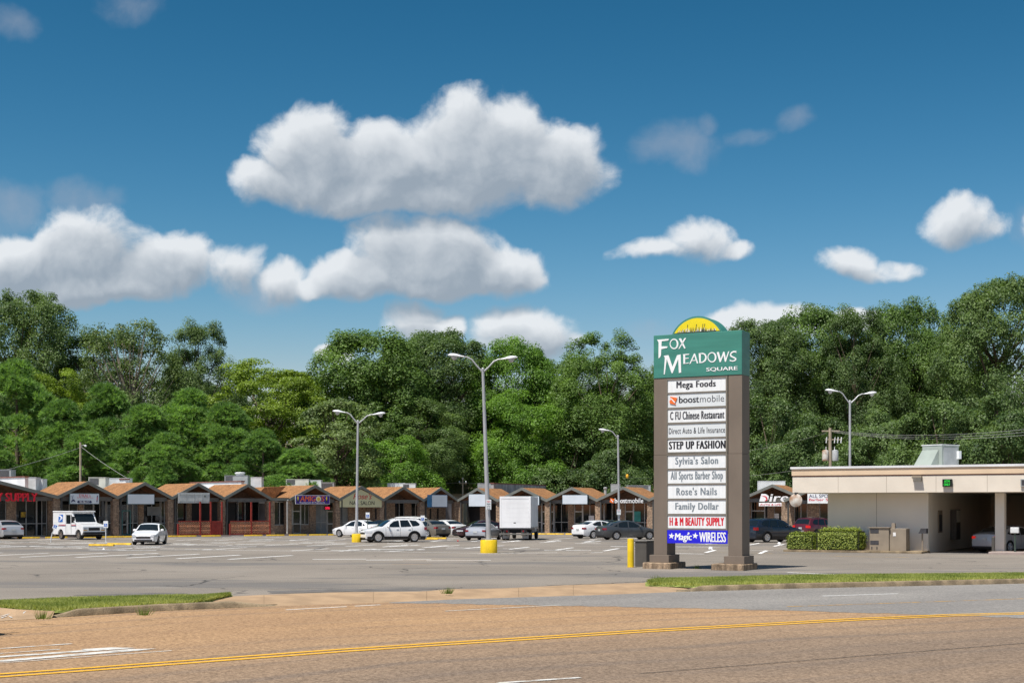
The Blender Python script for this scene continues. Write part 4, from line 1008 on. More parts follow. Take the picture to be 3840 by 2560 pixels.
words(o, 'ATM', .10, .22, .38, .35, 'led_green', y=-.162, bold=.012); words(o, 'ONLY', .08, .05, .40, .18, 'led_green', y=-.162, bold=.012)
t = bl(3828, YO); o = bthing('fascia_plate', 'grey box on the bank fascia at the right edge', 'sign', t, YO - .005, bz(1823, t, YO)); MB().box(0, .6, -.12, 0, 0, .39).build('box', 'unit_grey', o, bevel=.01); MB().box(.05, .55, -.13, -.121, .05, .34).build('face', 'grille_dark', o)
# rooftop unit with a sheet metal hood
UR = BRZ - math.radians(24); cq = bw(bl(3532, 3.0), 3.0); o = thing('rooftop_unit', 'grey green air handler with a sloped sheet hood on the bank roof', 'air conditioner', (cq.x - 1.32 * math.cos(UR), cq.y - 1.32 * math.sin(UR), zt), UR); t = bl(3532, 3.0)
hz = bz(1668, t, 3.0) - zt
q = Matrix.Rotation(math.radians(38), 4, 'Z')
MB().box(0, 1.32, 0, 1.6, .05, hz).build('cabinet', 'unit_green_grey', o, bevel=.015)
MB().box(-.03, 1.35, -.03, 1.63, hz + .002, hz + .05).build('lid', 'unit_white', o)
m = MB(); m.prism([(-.02, hz * .8), (-1.0, -.02), (-1.02, -.05), (-.02, -.05)], .15, 1.45); 
m = MB(); m.add([(.02, -.02, hz * .8), (1.1, -.02, hz * .8), (1.02, -.72, -.02), (-.14, -.72, -.02), (.02, -.02, -.02), (1.1, -.02, -.02)], [(0, 1, 2, 3), (0, 3, 4), (1, 5, 2), (3, 2, 5, 4)]); m.build('intake_hood', 'unit_green_grey', o)
MB().box(1.322, 1.34, .15, 1.45, .15, hz - .12).build('side_panel', 'unit_grey', o); MB().box(1.34, 1.50, 1.35, 1.58, .5, .95).build('disconnect_box', 'unit_white', o)
# electrical cabinet, night drop post, lane fittings
t = bl(3258, -1.7); o = bthing('electrical_cabinet', 'tan steel meter cabinet standing against the bank wall', 'cabinet', t, -1.55, .11)
MB().box(0, 1.05, 0, .55, 0, 1.24).build('cabinet', 'cabinet_tan', o, bevel=.012); MB().box(-.1, 1.1, -.06, .6, 1.242, 1.275).build('lid', 'cabinet_tan', o)
MB().box(1.052, 1.95, .1, .95, 0, 1.21).build('side_cabinet', 'cabinet_tan', o, bevel=.012); MB().box(1.12, 1.30, .3, .5, 1.212, 1.5).build('conduit_box', 'cabinet_tan', o)
for z0 in (.95, .33): MB().box(.04, .50, -.012, -.002, z0, z0 + .22).build('meter_window', 'grille_dark', o)
for x in (.10, .38): MB().box(x, x + .05, -.02, -.002, .08, .22).build('latch', 'grille_dark', o)
MB().box(1.25, 1.40, .085, .098, .80, 1.0).build('warning_label', 'litter_white', o)
t = bl(3450, -1.0); o = bthing('deposit_box', 'dark drop box on a slim post beside the bank lane', 'drop box', t, -1.0, .11)
MB().tube([(.12, .1, 0), (.10, .1, .6), (.10, .1, .95)], .045, 8).build('post', 'cabinet_tan', o); MB().prism([(-.06, .95), (.36, .95), (.36, 1.22), (.06, 1.22)], -.12, .3).build('box', 'grille_dark', o)
# fittings on the lane wall
o = thing('night_deposit', 'dark steel drawer set in the shaded lane wall', 'drawer', bw(wc + .012, 2.4, 1.05), BRZ); MB().box(0, .05, 0, 1.0, 0, 1.25).build('frame', 'cabinet_tan', o); MB().box(.052, .07, .12, .88, .08, 1.0).build('plate', 'grille_dark', o)
o = thing('cash_machine', 'cash machine with a pale top panel in the bank lane', 'cash machine', bw(wc + .012, 5.8, .6), BRZ); MB().box(0, .35, 0, 1.2, 0, 1.75).build('body', 'bin_grey', o, bevel=.01); MB().box(.352, .37, .08, 1.12, 1.0, 1.7).build('panel', 'unit_beige', o); MB().box(.352, .366, .2, 1.0, .35, .9).build('screen', 'grille_dark', o)
o = bthing('lane_post', 'short grey guard post at the foot of the bank column', 'bollard', tc0 + .02, -.5, .14); MB().lathe([(.09, 0), (.09, .72), (.06, .78)], 12).build('post', 'bin_grey', o)
o = bthing('lane_machine_post', 'slim post with a white control box beside the silver car in the lane', 'post', tc1 + .75, -1.2, .14); MB().tube([(0, 0, 0), (0, 0, 1.0)], .05, 8).build('post', 'post_green', o); MB().box(-.22, .2, -.12, .1, .98, 1.28).build('box', 'unit_white', o, bevel=.02)
# round rusty disc lamp hung under the left end of the fascia
t = bl(2992, YO - .2); zc = bz(1875, t, YO - .2); o = bthing('round_disc_lamp', 'round rust stained white disc hanging from the left end of the bank fascia', 'lamp', t - .1, YO - .25, zc)
M = Matrix.Rotation(math.radians(90), 4, 'X')
MB().lathe([(.37, 0), (.37, .03), (.2, .10), (.03, .12)], 28, M).build('disc', 'lamp_rusty' if 'lamp_rusty' in _M else 'lamp_white', o, smooth=40)
MB().box(-.06, .06, -.06, .25, -.08, .44).build('hanger', 'dark_trim', o)

# ---------------------------------------------------------------- tall shopping centre sign
SD = BD; S0 = Vector(((2451 - CX) / F * 57.3, 57.3)); SRZ = BRZ
sign = thing('pylon_sign', 'tall two-legged shopping centre sign with green header and white shop panels', 'sign', (S0.x, S0.y, 0), SRZ)
def sw(px, yo=0.0):
    k = (px - CX) / F; n = BN; Q = S0 + n * yo; return (k * Q.y - Q.x) / (SD.x - k * SD.y)
def sz(py, t, yo=0.0): return H - (py - HY) / F * (S0 + SD * t + BN * yo).y
DEP = .92
for a, b, in ((0.0, .57), (3.15, 3.72)):
    p = MB().box(a, b, .02, DEP, .55, 4.55).box(a + .003, b - .003, .023, DEP - .003, 4.56, 7.64).build('leg', 'sign_brown', sign, bevel=.006)
    MB().box(a - .13, b + .13, -.12, DEP + .13, .25, .549).build('leg_base', 'sign_brown', p, bevel=.008)
for a, b in ((-.33, .98), (2.58, 4.03)):
    MB().box(a, b - .12, -.38, DEP + .42, -.05, .248).build('footing', 'footing_concrete', sign, bevel=.03)
hd = MB().box(0, 3.72, 0, DEP + .02, 7.642, 9.37).build('header', 'header_green', sign, bevel=.012)
# half round top
xa, xb, hh = .777, 2.89, .67; xm = (xa + xb) / 2; R_ = ((xb - xa) ** 2 / 4 + hh ** 2) / (2 * hh); zc = 9.37 + hh - R_; a0 = math.asin((xb - xa) / 2 / R_)
arc = lambda R, aa, n=28: [(xm + R * math.sin(-aa + 2 * aa * k / n), zc + R * math.cos(-aa + 2 * aa * k / n)) for k in range(n + 1)]
MB().prism(arc(R_, a0), .05, DEP - .06).build('arch', 'header_green', hd, smooth=30)
ins = [(x, z) for x, z in arc(R_ - .075, a0)]; ins = [(x, max(z, 9.41)) for x, z in ins if abs(x - xm) < 1.0]
MB().prism(ins, .036, .048).build('sun_panel', 'sun_yellow', hd)
rg = random.Random(5); mg = MB(); mw = MB()
for i in range(70):
    x = xm - .80 + 1.6 * (i + rg.random()) / 70; hmax = .10 + .16 * rg.random() * (1 - abs(x - xm) / 1.1); lean = rg.uniform(-.06, .06); (mg if rg.random() < .7 else mw).add([(x - .016, .030, 9.41), (x + .016, .030, 9.41), (x + lean * .6 + .006, .030, 9.41 + hmax * .6), (x + lean, .030, 9.41 + hmax)], [(0, 1, 2, 3)])
for x in (xm - .42, xm - .05, xm + .30, xm + .22): mg.tube([(x, .031, 9.45), (x + .03, .031, 9.66)], .006, 4); mg.tube([(x + .028, .03, 9.64), (x + .038, .03, 9.72)], .013, 5)
mg.box(xm - .85, xm + .80, .028, .034, 9.395, 9.43)
mg.build('grass_drawing', 'post_green', hd); mw.build('grass_drawing', 'letter_white', hd)
# header lettering: drawn letters on the board (units: share of the board)
def zl(zx, zy):   # photo crop pixels -> board x,z
    px, py = 2420 + zx * .17857, 1180 + zy * .17857; t = sw(px); return (t, sz(py, t))
def letter(polys, y=-.012):
    m = MB()
    for P in polys: m.prism([zl(*p) for p in P], y, -.002)
    return m.build('header_letter', 'letter_white', hd)
letter([[(248, 524), (498, 505), (484, 540), (345, 556), (340, 662), (470, 664), (462, 695), (335, 722), (330, 850), (305, 900), (278, 912), (280, 580)]])
def ring(cx, cy, rx, ry, wx, wy, sh=0.0, n=26):
    P = [(cx + rx * math.cos(k * 2 * math.pi / n) + sh * math.sin(k * 2 * math.pi / n), cy + ry * math.sin(k * 2 * math.pi / n)) for k in range(n)]
    Q = [(cx + (rx - wx * (1 + .35 * math.cos(k * 2 * math.pi / n))) * math.cos(k * 2 * math.pi / n) + sh * math.sin(k * 2 * math.pi / n), cy + (ry - wy) * math.sin(k * 2 * math.pi / n)) for k in range(n)]
    return [[P[k], P[(k + 1) % n], Q[(k + 1) % n], Q[k]] for k in range(n)]
letter(ring(605, 612, 92, 110, 26, 24))
letter([[(705, 502), (752, 494), (846, 700), (822, 712)], [(820, 492), (860, 488), (718, 714), (694, 720)]])
letter([[(388, 862), (488, 846), (572, 1090), (668, 848), (744, 832), (754, 1212), (706, 1222), (692, 930), (575, 1224), (554, 1226), (452, 930), (416, 1210), (410, 1248), (388, 1250), (412, 905)]])
letter([[(786, 828), (926, 818), (918, 838), (838, 846), (838, 908), (914, 902), (908, 920), (838, 926), (836, 1016), (918, 1000), (908, 1020), (800, 1032), (798, 850)]])
letter([[(1022, 818), (1044, 810), (1112, 1016), (1086, 1022), (1030, 860), (950, 1028), (924, 1034)], [(975, 955), (1075, 945), (1080, 962), (968, 972)]])
letter([[(1122, 808), (1168, 800), (1164, 1012), (1136, 1014)], [(1122, 808), (1210, 798), (1262, 820), (1292, 880), (1288, 930), (1262, 975), (1210, 1005), (1160, 1013), (1162, 992), (1205, 980), (1240, 950), (1260, 895), (1248, 850), (1215, 826), (1164, 824)]])
letter(ring(1402, 892, 94, 108, 26, 22))
letter([[(1500, 786), (1545, 780), (1584, 925), (1638, 776), (1664, 778), (1692, 915), (1740, 772), (1766, 762), (1694, 986), (1672, 988), (1642, 850), (1586, 990), (1562, 994)]])
letter([[(1914, 760), (1910, 808), (1895, 788), (1850, 790), (1812, 815), (1800, 838), (1830, 868), (1880, 888), (1914, 915), (1912, 945), (1885, 972), (1835, 984), (1772, 970), (1776, 938), (1800, 955), (1840, 962), (1880, 945), (1882, 925), (1840, 902), (1795, 882), (1776, 858), (1782, 815), (1810, 780), (1855, 758)]])
xq, zq = zl(1280, 1198); xq2, zq2 = zl(1940, 1075); zq3 = zl(1940, 1168)[1]
words(hd, 'SQUARE', xq, (zq + zq3) / 2 - .005, xq2, (zq + zq3) / 2 + .165, 'letter_white', y=-.002, bold=.04, depth=.012, name='header_letter')
# shop panels in two cabinets
px_l, px_r = .593, 3.045
zrow = [(1425, 1472), (1477, 1528), (1534, 1584), (1590, 1641), (1646, 1695), (1707, 1756), (1761.5, 1811.7), (1817, 1868), (1874, 1925), (1931, 1979)]
TX = [('Mega Foods', 'letter_charcoal', .15, .83, .18, .86, .045, 1.0), None, ('C FU Chinese Restaurant', 'letter_charcoal', .04, .975, .20, .80, .032, 1.0), ('Direct Auto & Life Insurance', 'letter_charcoal', .02, .985, .28, .72, .012, 1.0),
      ('STEP UP FASHION', 'letter_black', .02, .995, .22, .82, .05, 1.0), ("Sylvia's Salon", 'letter_grey', .13, .87, .13, .88, .03, 1.0), ('All Sports Barber Shop', 'letter_grey', .05, .95, .10, .88, .022, 1.0),
      ("Rose's Nails", 'letter_grey', .15, .85, .24, .80, .035, 1.0), ('Family Dollar', 'letter_grey', .13, .88, .14, .80, .035, 1.0), ('H & M BEAUTY SUPPLY', 'letter_red', .03, .97, .20, .84, .042, 1.0)]
Z = [(sz(b, .6), sz(a, .6)) for a, b in zrow]
for k0, k1 in ((0, 4), (5, 9)):
    c = MB().box(px_l - .03, px_r + .075, .12, DEP - .12, Z[k1][0] - .07, Z[k0][1] + .085).build('panel_cabinet', 'frame_brown', sign)
    m = MB(); fx0, fx1 = px_l - .03, px_r + .075
    m.box(fx0, px_l, .02, .118, Z[k1][0] - .07, Z[k0][1] + .085); m.box(px_r, fx1, .02, .118, Z[k1][0] - .07, Z[k0][1] + .085)
    m.box(px_l + .001, px_r - .001, .022, .116, Z[k1][0] - .07, Z[k1][0]); m.box(px_l + .001, px_r - .001, .022, .116, Z[k0][1], Z[k0][1] + .085)
    for i in range(k0, k1): m.box(px_l + .001, px_r - .001, .024, .116, Z[i + 1][1], Z[i][0])
    m.build('cabinet_frame', 'frame_brown', c)
for i, (z0, z1) in enumerate(Z):
    p = MB().box(px_l + .002, px_r - .002, .05, .10, z0 + .002, z1 - .002).build('shop_panel', 'panel_grey_white' if i in (1, 3) else 'panel_white', sign)
    w = px_r - px_l; h = z1 - z0
    if TX[i]:
        s, mt, xa_, xb_, za_, zb_, bo, sp_ = TX[i]; p['label'] = 'white panel reading ' + s
        words(p, s, px_l + w * xa_, z0 + h * za_, px_l + w * xb_, z0 + h * zb_, mt, y=.049, bold=bo, depth=.004, spacing=1.14)
    else:
        p['label'] = 'white panel with orange diamond logo and thin black letters'
        words(p, 'boost', px_l + w * .195, z0 + h * .31, px_l + w * .545, z0 + h * .80, 'letter_black', y=.049, bold=.03, depth=.004); words(p, 'mobile', px_l + w * .56, z0 + h * .31, px_l + w * .97, z0 + h * .80, 'letter_charcoal', y=.049, bold=-.008, depth=.004)
        boost_logo(p, px_l + w * .10, z0 + h * .52, .32, .049)
for px in (2505,):
    t0, t1 = .60, 3.135; z0, z1 = sz(2035, .6), sz(1986, .6); w, h = t1 - t0, z1 - z0
    bn = MB().box(t0, t1, -.02, .01, z0, z1).build('blue_banner', 'banner_blue', sign); bn['label'] = 'bright blue banner with white stars and lettering'
    words(bn, 'Magic', t0 + w * .125, z0 + h * .08, t0 + w * .415, z0 + h * .76, 'letter_white', y=-.021, bold=.035, shear=.12, depth=.004); words(bn, 'WIRELESS', t0 + w * .535, z0 + h * .12, t0 + w * .975, z0 + h * .86, 'letter_white', y=-.021, bold=.025, depth=.004)
    def star(cx, cz, r):
        P = [(cx + (r if k % 2 == 0 else r * .42) * math.sin(k * math.pi / 5 + .12), cz + (r if k % 2 == 0 else r * .42) * math.cos(k * math.pi / 5 + .12)) for k in range(10)]
        m = MB()
        for k in range(10): m.add([(P[k][0], -.026, P[k][1]), (P[(k + 1) % 10][0], -.026, P[(k + 1) % 10][1]), (cx, -.026, cz)], [(0, 1, 2)])
        m.build('star', 'letter_white', bn)
    star(t0 + w * .072, z0 + h * .55, .135); star(t0 + w * .47, z0 + h * .58, .135); star(t0 + w * .36, z0 + h * .77, .06)
# bollard and bin at the left foot of the sign
p = gp(2365, 2126); o = thing('bollard', 'bright yellow steel bollard beside the left leg of the tall sign', 'bollard', p); MB().lathe([(.135, -.02), (.135, 1.14), (.125, 1.17), (.06, 1.185)], 22).build('post', 'safety_yellow', o, smooth=40); MB().lathe([(.142, 0), (.142, .03)], 22).build('base_ring', 'worn_yellow', o)
p = gp(2382, 2124); o = thing('litter_bin', 'dark grey square bin standing between the yellow bollard and the tall sign', 'bin', (p.x + .02, p.y + .35, 0), SRZ)
MB().box(0, .52, 0, .85, 0, 1.02).build('body', 'bin_grey', o, bevel=.012); MB().box(-.03, .55, -.03, .88, 1.022, 1.075).build('lid', 'bin_grey', o, bevel=.01)

# ---------------------------------------------------------------- vehicles
def interp(pts, x):
    if x <= pts[0][0]: return pts[0][1]
    for (a, za), (b, zb) in zip(pts, pts[1:]):
        if x <= b:
            t = (x - a) / (b - a); t = t * t * (3 - 2 * t) * .5 + t * .5; return za + (zb - za) * t
    return pts[-1][1]
SPEC = {
 'sedan': dict(L=4.75, W=1.83, H=1.46, belt=.93, top=[(0, .60), (.10, .70), (.45, .80), (1.25, .95), (2.05, 1.38), (2.55, 1.46), (3.15, 1.44), (3.65, 1.32), (4.20, 1.08), (4.55, 1.04), (4.68, .98), (4.75, .72)],
   ax=(.93, 3.72), R=.33, ws=(1.30, 2.02), rw=(3.50, 4.12), win=[[(1.62, .97), (2.22, 1.33), (2.62, 1.385), (2.66, .96)], [(2.75, .96), (2.73, 1.385), (3.10, 1.37), (3.48, 1.26), (3.55, .97)], [(3.63, .98), (3.60, 1.2), (3.9, 1.04)]], seams=(1.55, 2.70, 3.60)),
 'compact': dict(L=4.42, W=1.70, H=1.39, belt=.87, top=[(0, .58), (.08, .66), (.45, .76), (1.20, .90), (1.95, 1.32), (2.35, 1.39), (3.0, 1.37), (3.35, 1.28), (3.80, 1.01), (4.25, .97), (4.36, .92), (4.42, .70)],
   ax=(.85, 3.32), R=.30, ws=(1.25, 1.90), rw=(3.25, 3.75), win=[[(1.55, .91), (2.05, 1.26), (2.42, 1.315), (2.44, .90)], [(2.53, .90), (2.51, 1.315), (2.92, 1.30), (3.22, 1.2), (3.3, .91)]], seams=(1.48, 2.48, 3.32)),
 'hatch': dict(L=4.53, W=1.78, H=1.45, belt=.98, top=[(0, .60), (.10, .70), (.45, .82), (1.15, .99), (2.0, 1.38), (2.5, 1.45), (3.1, 1.42), (3.6, 1.29), (4.15, 1.11), (4.42, 1.09), (4.53, .75)],
   ax=(.90, 3.60), R=.33, ws=(1.22, 1.98), rw=(3.50, 4.10), win=[[(1.62, 1.01), (2.22, 1.33), (2.6, 1.38), (2.63, 1.02)], [(2.71, 1.02), (2.69, 1.38), (3.1, 1.355), (3.62, 1.18), (3.5, 1.06)]], seams=(1.55, 2.67, 3.5)),
 'suv': dict(L=4.52, W=1.84, H=1.68, belt=1.06, top=[(0, .66), (.08, .80), (.35, .93), (1.10, 1.08), (1.90, 1.55), (2.35, 1.66), (3.2, 1.68), (3.95, 1.62), (4.15, 1.50), (4.40, 1.12), (4.48, 1.0), (4.52, .66)],
   ax=(.86, 3.55), R=.365, ws=(1.15, 1.86), rw=(4.08, 4.36), win=[[(1.50, 1.09), (2.05, 1.49), (2.42, 1.555), (2.45, 1.10)], [(2.54, 1.10), (2.52, 1.56), (3.12, 1.57), (3.32, 1.12)], [(3.42, 1.13), (3.22, 1.565), (3.72, 1.52), (3.98, 1.30), (3.9, 1.18)]], seams=(1.42, 2.49, 3.38), clad=1, rails=1),
 'van': dict(L=5.0, W=1.95, H=1.76, belt=1.08, top=[(0, .66), (.1, .80), (.4, .95), (.95, 1.10), (1.85, 1.62), (2.4, 1.74), (3.6, 1.76), (4.5, 1.70), (4.75, 1.55), (4.93, 1.12), (5.0, .66)],
   ax=(.95, 4.0), R=.34, ws=(1.0, 1.8), rw=(4.70, 4.90), win=[[(1.45, 1.11), (2.05, 1.57), (2.5, 1.63), (2.52, 1.12)], [(2.62, 1.12), (2.60, 1.64), (3.5, 1.65), (3.55, 1.13)], [(3.65, 1.13), (3.62, 1.65), (4.45, 1.6), (4.6, 1.2)]], seams=(1.38, 2.56, 3.6), rails=1),
 'coupe': dict(L=4.15, W=1.80, H=1.27, belt=.86, top=[(0, .52), (.10, .62), (.5, .74), (1.45, .88), (2.05, 1.20), (2.45, 1.27), (2.95, 1.22), (3.35, 1.0), (3.7, .93), (4.05, .92), (4.15, .62)],
   ax=(.85, 3.35), R=.32, ws=(1.48, 2.02), rw=(2.95, 3.33), win=[[(1.75, .89), (2.15, 1.16), (2.5, 1.20), (2.85, 1.15), (2.95, .90)]], seams=(1.6, 3.0)),
}
def make_car(name, label, pos, heading, paint, kind, group=None, brake=False, rim='rim', cat='car', dark_wheels=False):
    S = SPEC[kind]; L, W, Hh, belt, top, R = S['L'], S['W'], S['H'], S['belt'], S['top'], S['R']
    o = thing(name, label, cat, pos, math.atan2(heading[1], heading[0]), group)
    zt = lambda x: interp(top, x)
    def sec(z):
        if z < belt:
            t = max(0, (z - .2) / (belt - .2)); return interp([(0, .92), (.25, .975), (.5, 1.0), (.8, .985), (1, .955)], t)
        return .955 - .235 * (z - belt) / (Hh - belt)
    def wid(x):
        f = 1.0
        if x < .75: f -= .20 * ((.75 - x) / .75) ** 2.2
        if x > L - .65: f -= .14 * ((x - L + .65) / .65) ** 2.2
        return W / 2 * f
    def zb(x):
        b = .20 + (.06 if x < .15 or x > L - .2 else 0)
        for a in S['ax']:
            d = abs(x - a); Ra = R + .055
            if d < Ra: b = max(b, R - .02 + math.sqrt(max(0, Ra * Ra - d * d)))
        return b
    xs = sorted(set([round(v, 3) for v in np.linspace(0, L, 34)] + [round(a + (R + .055) * math.cos(k * math.pi / 10), 3) for a in S['ax'] for k in range(11)] + [round(p[0], 3) for p in top] + [.03, round(L - .03, 3)]))
    xl = lambda x: L / 2 - x
    rc = .07
    def section(x):
        z1 = zt(x); z0 = min(zb(x), z1 - .12); e = z1 - rc; ye = wid(x) * sec(e)
        pts = [(wid(x) * sec(z), z) for z in np.linspace(z0, e, 8)]
        pts += [(ye - rc * .25, z1 - rc * .35), (ye - rc * 1.1, z1 - .008)]
        yt = ye - rc * 1.1
        pts += [(yt * .62, z1 + .018), (yt * .28, z1 + .028)]
        return pts
    m = MB(); rows = []
    for x in xs:
        s = section(x); ring_ = [(xl(x), y, z) for y, z in s] + [(xl(x), -y, z) for y, z in reversed(s)]; rows.append(ring_)
    k = len(rows[0])
    for r in rows: m.v += r
    for i in range(len(rows) - 1):
        for j in range(k - 1): m.f.append((i * k + j, i * k + j + 1, (i + 1) * k + j + 1, (i + 1) * k + j)); m.m.append(0)
    m.f += [tuple(range(k)), tuple(range((len(rows) - 1) * k + k - 1, (len(rows) - 1) * k - 1, -1))]; m.m += [0, 0]
    body = m.build('body', 'paint_' + paint, o, smooth=32)
    MB().box(xl(L - .12), xl(.12), -W / 2 * .80, W / 2 * .80, .17, min(.72, belt - .2)).build('underbody', 'underbody', o)
    if S.get('clad'):
        for s in (-1, 1):
            mm = MB()
            for a, b in ((.1, S['ax'][0] - R - .07), (S['ax'][0] + R + .07, S['ax'][1] - R - .07), (S['ax'][1] + R + .07, L - .08)):
                q = np.linspace(a, b, 5)
                for u, v in zip(q, q[1:]): mm.add([(xl(u), s * (wid(u) * sec(.22) + .012), .21), (xl(v), s * (wid(v) * sec(.22) + .012), .21), (xl(v), s * (wid(v) * sec(.42) + .012), .43), (xl(u), s * (wid(u) * sec(.42) + .012), .43)], [(0, 1, 2, 3)])
            for a in S['ax']:
                for t in range(10):
                    A = [math.pi * (t + d) / 10 for d in (0, 1)]
                    P = [(a + rr_ * math.cos(an), R - .02 + rr_ * math.sin(an)) for rr_ in (R + .05, R + .12) for an in A]
                    mm.add([(xl(x), s * (wid(x) * sec(z) + .014), z) for x, z in P], [(0, 1, 3, 2)])
            mm.build('cladding', 'black_trim', o)
    # glass
    for s in (-1, 1):
        for P in S['win']:
            mm = MB(); V_ = [(xl(x), s * (wid(x) * sec(z) + .013), z) for x, z in P]; cx_ = sum(p[0] for p in P) / len(P); cz_ = sum(p[1] for p in P) / len(P)
            V_.append((xl(cx_), s * (wid(cx_) * sec(cz_) + .013), cz_)); nn = len(P)
            mm.add(V_, [(i, (i + 1) % nn, nn) for i in range(nn)]); mm.build('side_window', 'car_glass', o)
    for nm, (a, b) in (('windscreen', S['ws']), ('rear_window', S['rw'])):
        mm = MB(); q = np.linspace(a, b, 6)
        for x in q:
            z1 = zt(x); yt = (wid(x) * sec(z1 - rc) - rc * 1.1) * .97; off = .013
            sl = (zt(x + .05) - zt(x - .05)) / .1; nrm = math.hypot(1, sl); ox, oz = sl / nrm * off, off / nrm
            for y, dz in ((-1, -.006), (-.62, .018), (-.28, .028), (0, .03), (.28, .028), (.62, .018), (1, -.006)): mm.v.append((xl(x - ox), y * yt, z1 + dz + oz))
        for i in range(5):
            for j in range(6): mm.f.append((i * 7 + j, i * 7 + j + 1, (i + 1) * 7 + j + 1, (i + 1) * 7 + j)); mm.m.append(0)
        mm.build(nm, 'car_glass', o, smooth=40)
    # lamps wrap round the corners
    def lamp(nm, mat, x0, x1, za, zc, y_in, end):
        for s in (-1, 1):
            mm = MB(); q = np.linspace(x0, x1, 5); P = []
            e = .018 if end == 'f' else -.018; xe = 0 if end == 'f' else L
            for z in (za, zc): P.append([(xl(xe) + e, s * W / 2 * y_in, z + (.02 if z == za else 0))] + [(xl(x) + (e if i == 0 else e * .3), s * (wid(x) * sec(z) + .014), z) for i, x in enumerate(q if end == 'f' else q[::-1])])
            n_ = len(P[0]); mm.v = P[0] + P[1]; mm.f = [(i, i + 1, n_ + i + 1, n_ + i) for i in range(n_ - 1)]; mm.m = [0] * (n_ - 1)
            mm.build(nm, mat, o)
    hb = .56 if kind in ('sedan', 'compact', 'hatch') else (.48 if kind == 'coupe' else .72)
    lamp('headlight', 'head_lens', 0, .42, hb - .02, hb + .10, .55, 'f')
    tb = .80 if kind in ('sedan', 'compact', 'hatch') else (.68 if kind == 'coupe' else .90)
    lamp('tail_light', 'tail_lit' if brake else 'tail_red', L - .22, L, tb - .04, tb + (.10 if kind not in ('suv', 'van') else .17), .60, 'r')
    MB().box(xl(0) + .004, xl(0) + .02, -W * .27, W * .27, hb - .12, hb + .0).build('grille', 'black_trim', o)
    MB().box(xl(0) + .004, xl(0) + .022, -W * .34, W * .34, .27, .36).build('air_intake', 'black_trim', o)
    MB().box(xl(L) - .022, xl(L) - .004, -W * .40, W * .40, .26, .36).build('rear_valance', 'black_trim', o)
    MB().box(xl(L) - .03, xl(L) - .006, -.16, .16, tb - .13, tb + .02).build('number_plate', 'plate', o)
    mm = MB()
    for x in S['seams']:
        for s in (-1, 1):
            zz = np.linspace(.30, belt, 6)
            for u, v in zip(zz, zz[1:]): mm.add([(xl(x - .007), s * (wid(x) * sec(u) + .006), u), (xl(x + .007), s * (wid(x) * sec(u) + .006), u), (xl(x + .007), s * (wid(x) * sec(v) + .006), v), (xl(x - .007), s * (wid(x) * sec(v) + .006), v)], [(0, 1, 2, 3)])
    mm.build('door_seam', 'black_trim', o)
    for s in (-1, 1):
        for x in S['seams'][1:]: MB().box(xl(x - .12), xl(x - .30), s * (wid(x) * sec(belt - .12)) - .02, s * (wid(x) * sec(belt - .12)) + .035 * s, belt - .14, belt - .11).build('door_handle', 'paint_' + paint, o)
        x = S['win'][0][0][0] + .12; y = s * (wid(x) * sec(belt + .06))
        mi = MB(); mi.lathe([(.03, -.07), (.09, -.05), (.10, .03), (.06, .08), (.01, .09)], 10, Matrix.Translation((xl(x), y + s * .12, belt + .08)) @ Matrix.Scale(1.15, 4, (0, 1, 0)) @ Matrix.Scale(.7, 4, (1, 0, 0))); mi.box(xl(x) - .03, xl(x) + .03, min(y - s * .02, y + s * .10), max(y - s * .02, y + s * .10), belt + .02, belt + .05); mi.build('mirror', 'paint_' + paint, o, smooth=40)
        if S.get('rails'): MB().tube([(xl(2.2), s * W * .34, zt(2.2) - .01), (xl(2.3), s * W * .34, zt(2.3) + .05), (xl(3.8), s * W * .34, zt(3.8) + .05), (xl(3.9), s * W * .34, zt(3.9) - .01)], .018, 6).build('roof_rail', 'black_trim', o)
    wheels(o, [(xl(a), s * (W / 2 * .985 - .10), s) for a in S['ax'] for s in (-1, 1)], R, rim)
    return o
_wm = {}
def wheels(o, places, R, rim, w=.21):
    key = (R, rim)
    if key not in _wm:
        t = MB().lathe([(R * .60, -w / 2), (R * .93, -w / 2), (R, -w / 2 + .03), (R, w / 2 - .03), (R * .93, w / 2), (R * .66, w / 2), (R * .64, w / 2 - .05), (.02, w / 2 - .055)], 26).build('tyre', 'tyre')
        r = MB(); r.lathe([(R * .66, w / 2 - .045), (R * .66, w / 2 + .004), (R * .58, w / 2 + .002), (R * .57, w / 2 - .04)], 26); r.lathe([(R * .16, w / 2 - .04), (R * .16, w / 2 + .004), (.01, w / 2 + .008)], 14)
        ns = 5
        for k in range(ns):
            M = Matrix.Rotation(2 * math.pi * k / ns, 4, 'Z'); r.box(R * .12, R * .60, -R * .085, R * .085, w / 2 - .03, w / 2 - .002, M)
        r = r.build('rim', rim)
        _wm[key] = (t.data, r.data); bpy.data.objects.remove(t); bpy.data.objects.remove(r)
    for x, y, s in places:
        a = link('wheel', _wm[key][0], o, (x, y, R)); a.rotation_euler = (math.radians(-90 * s), 0, 0); link('rim', _wm[key][1], a)

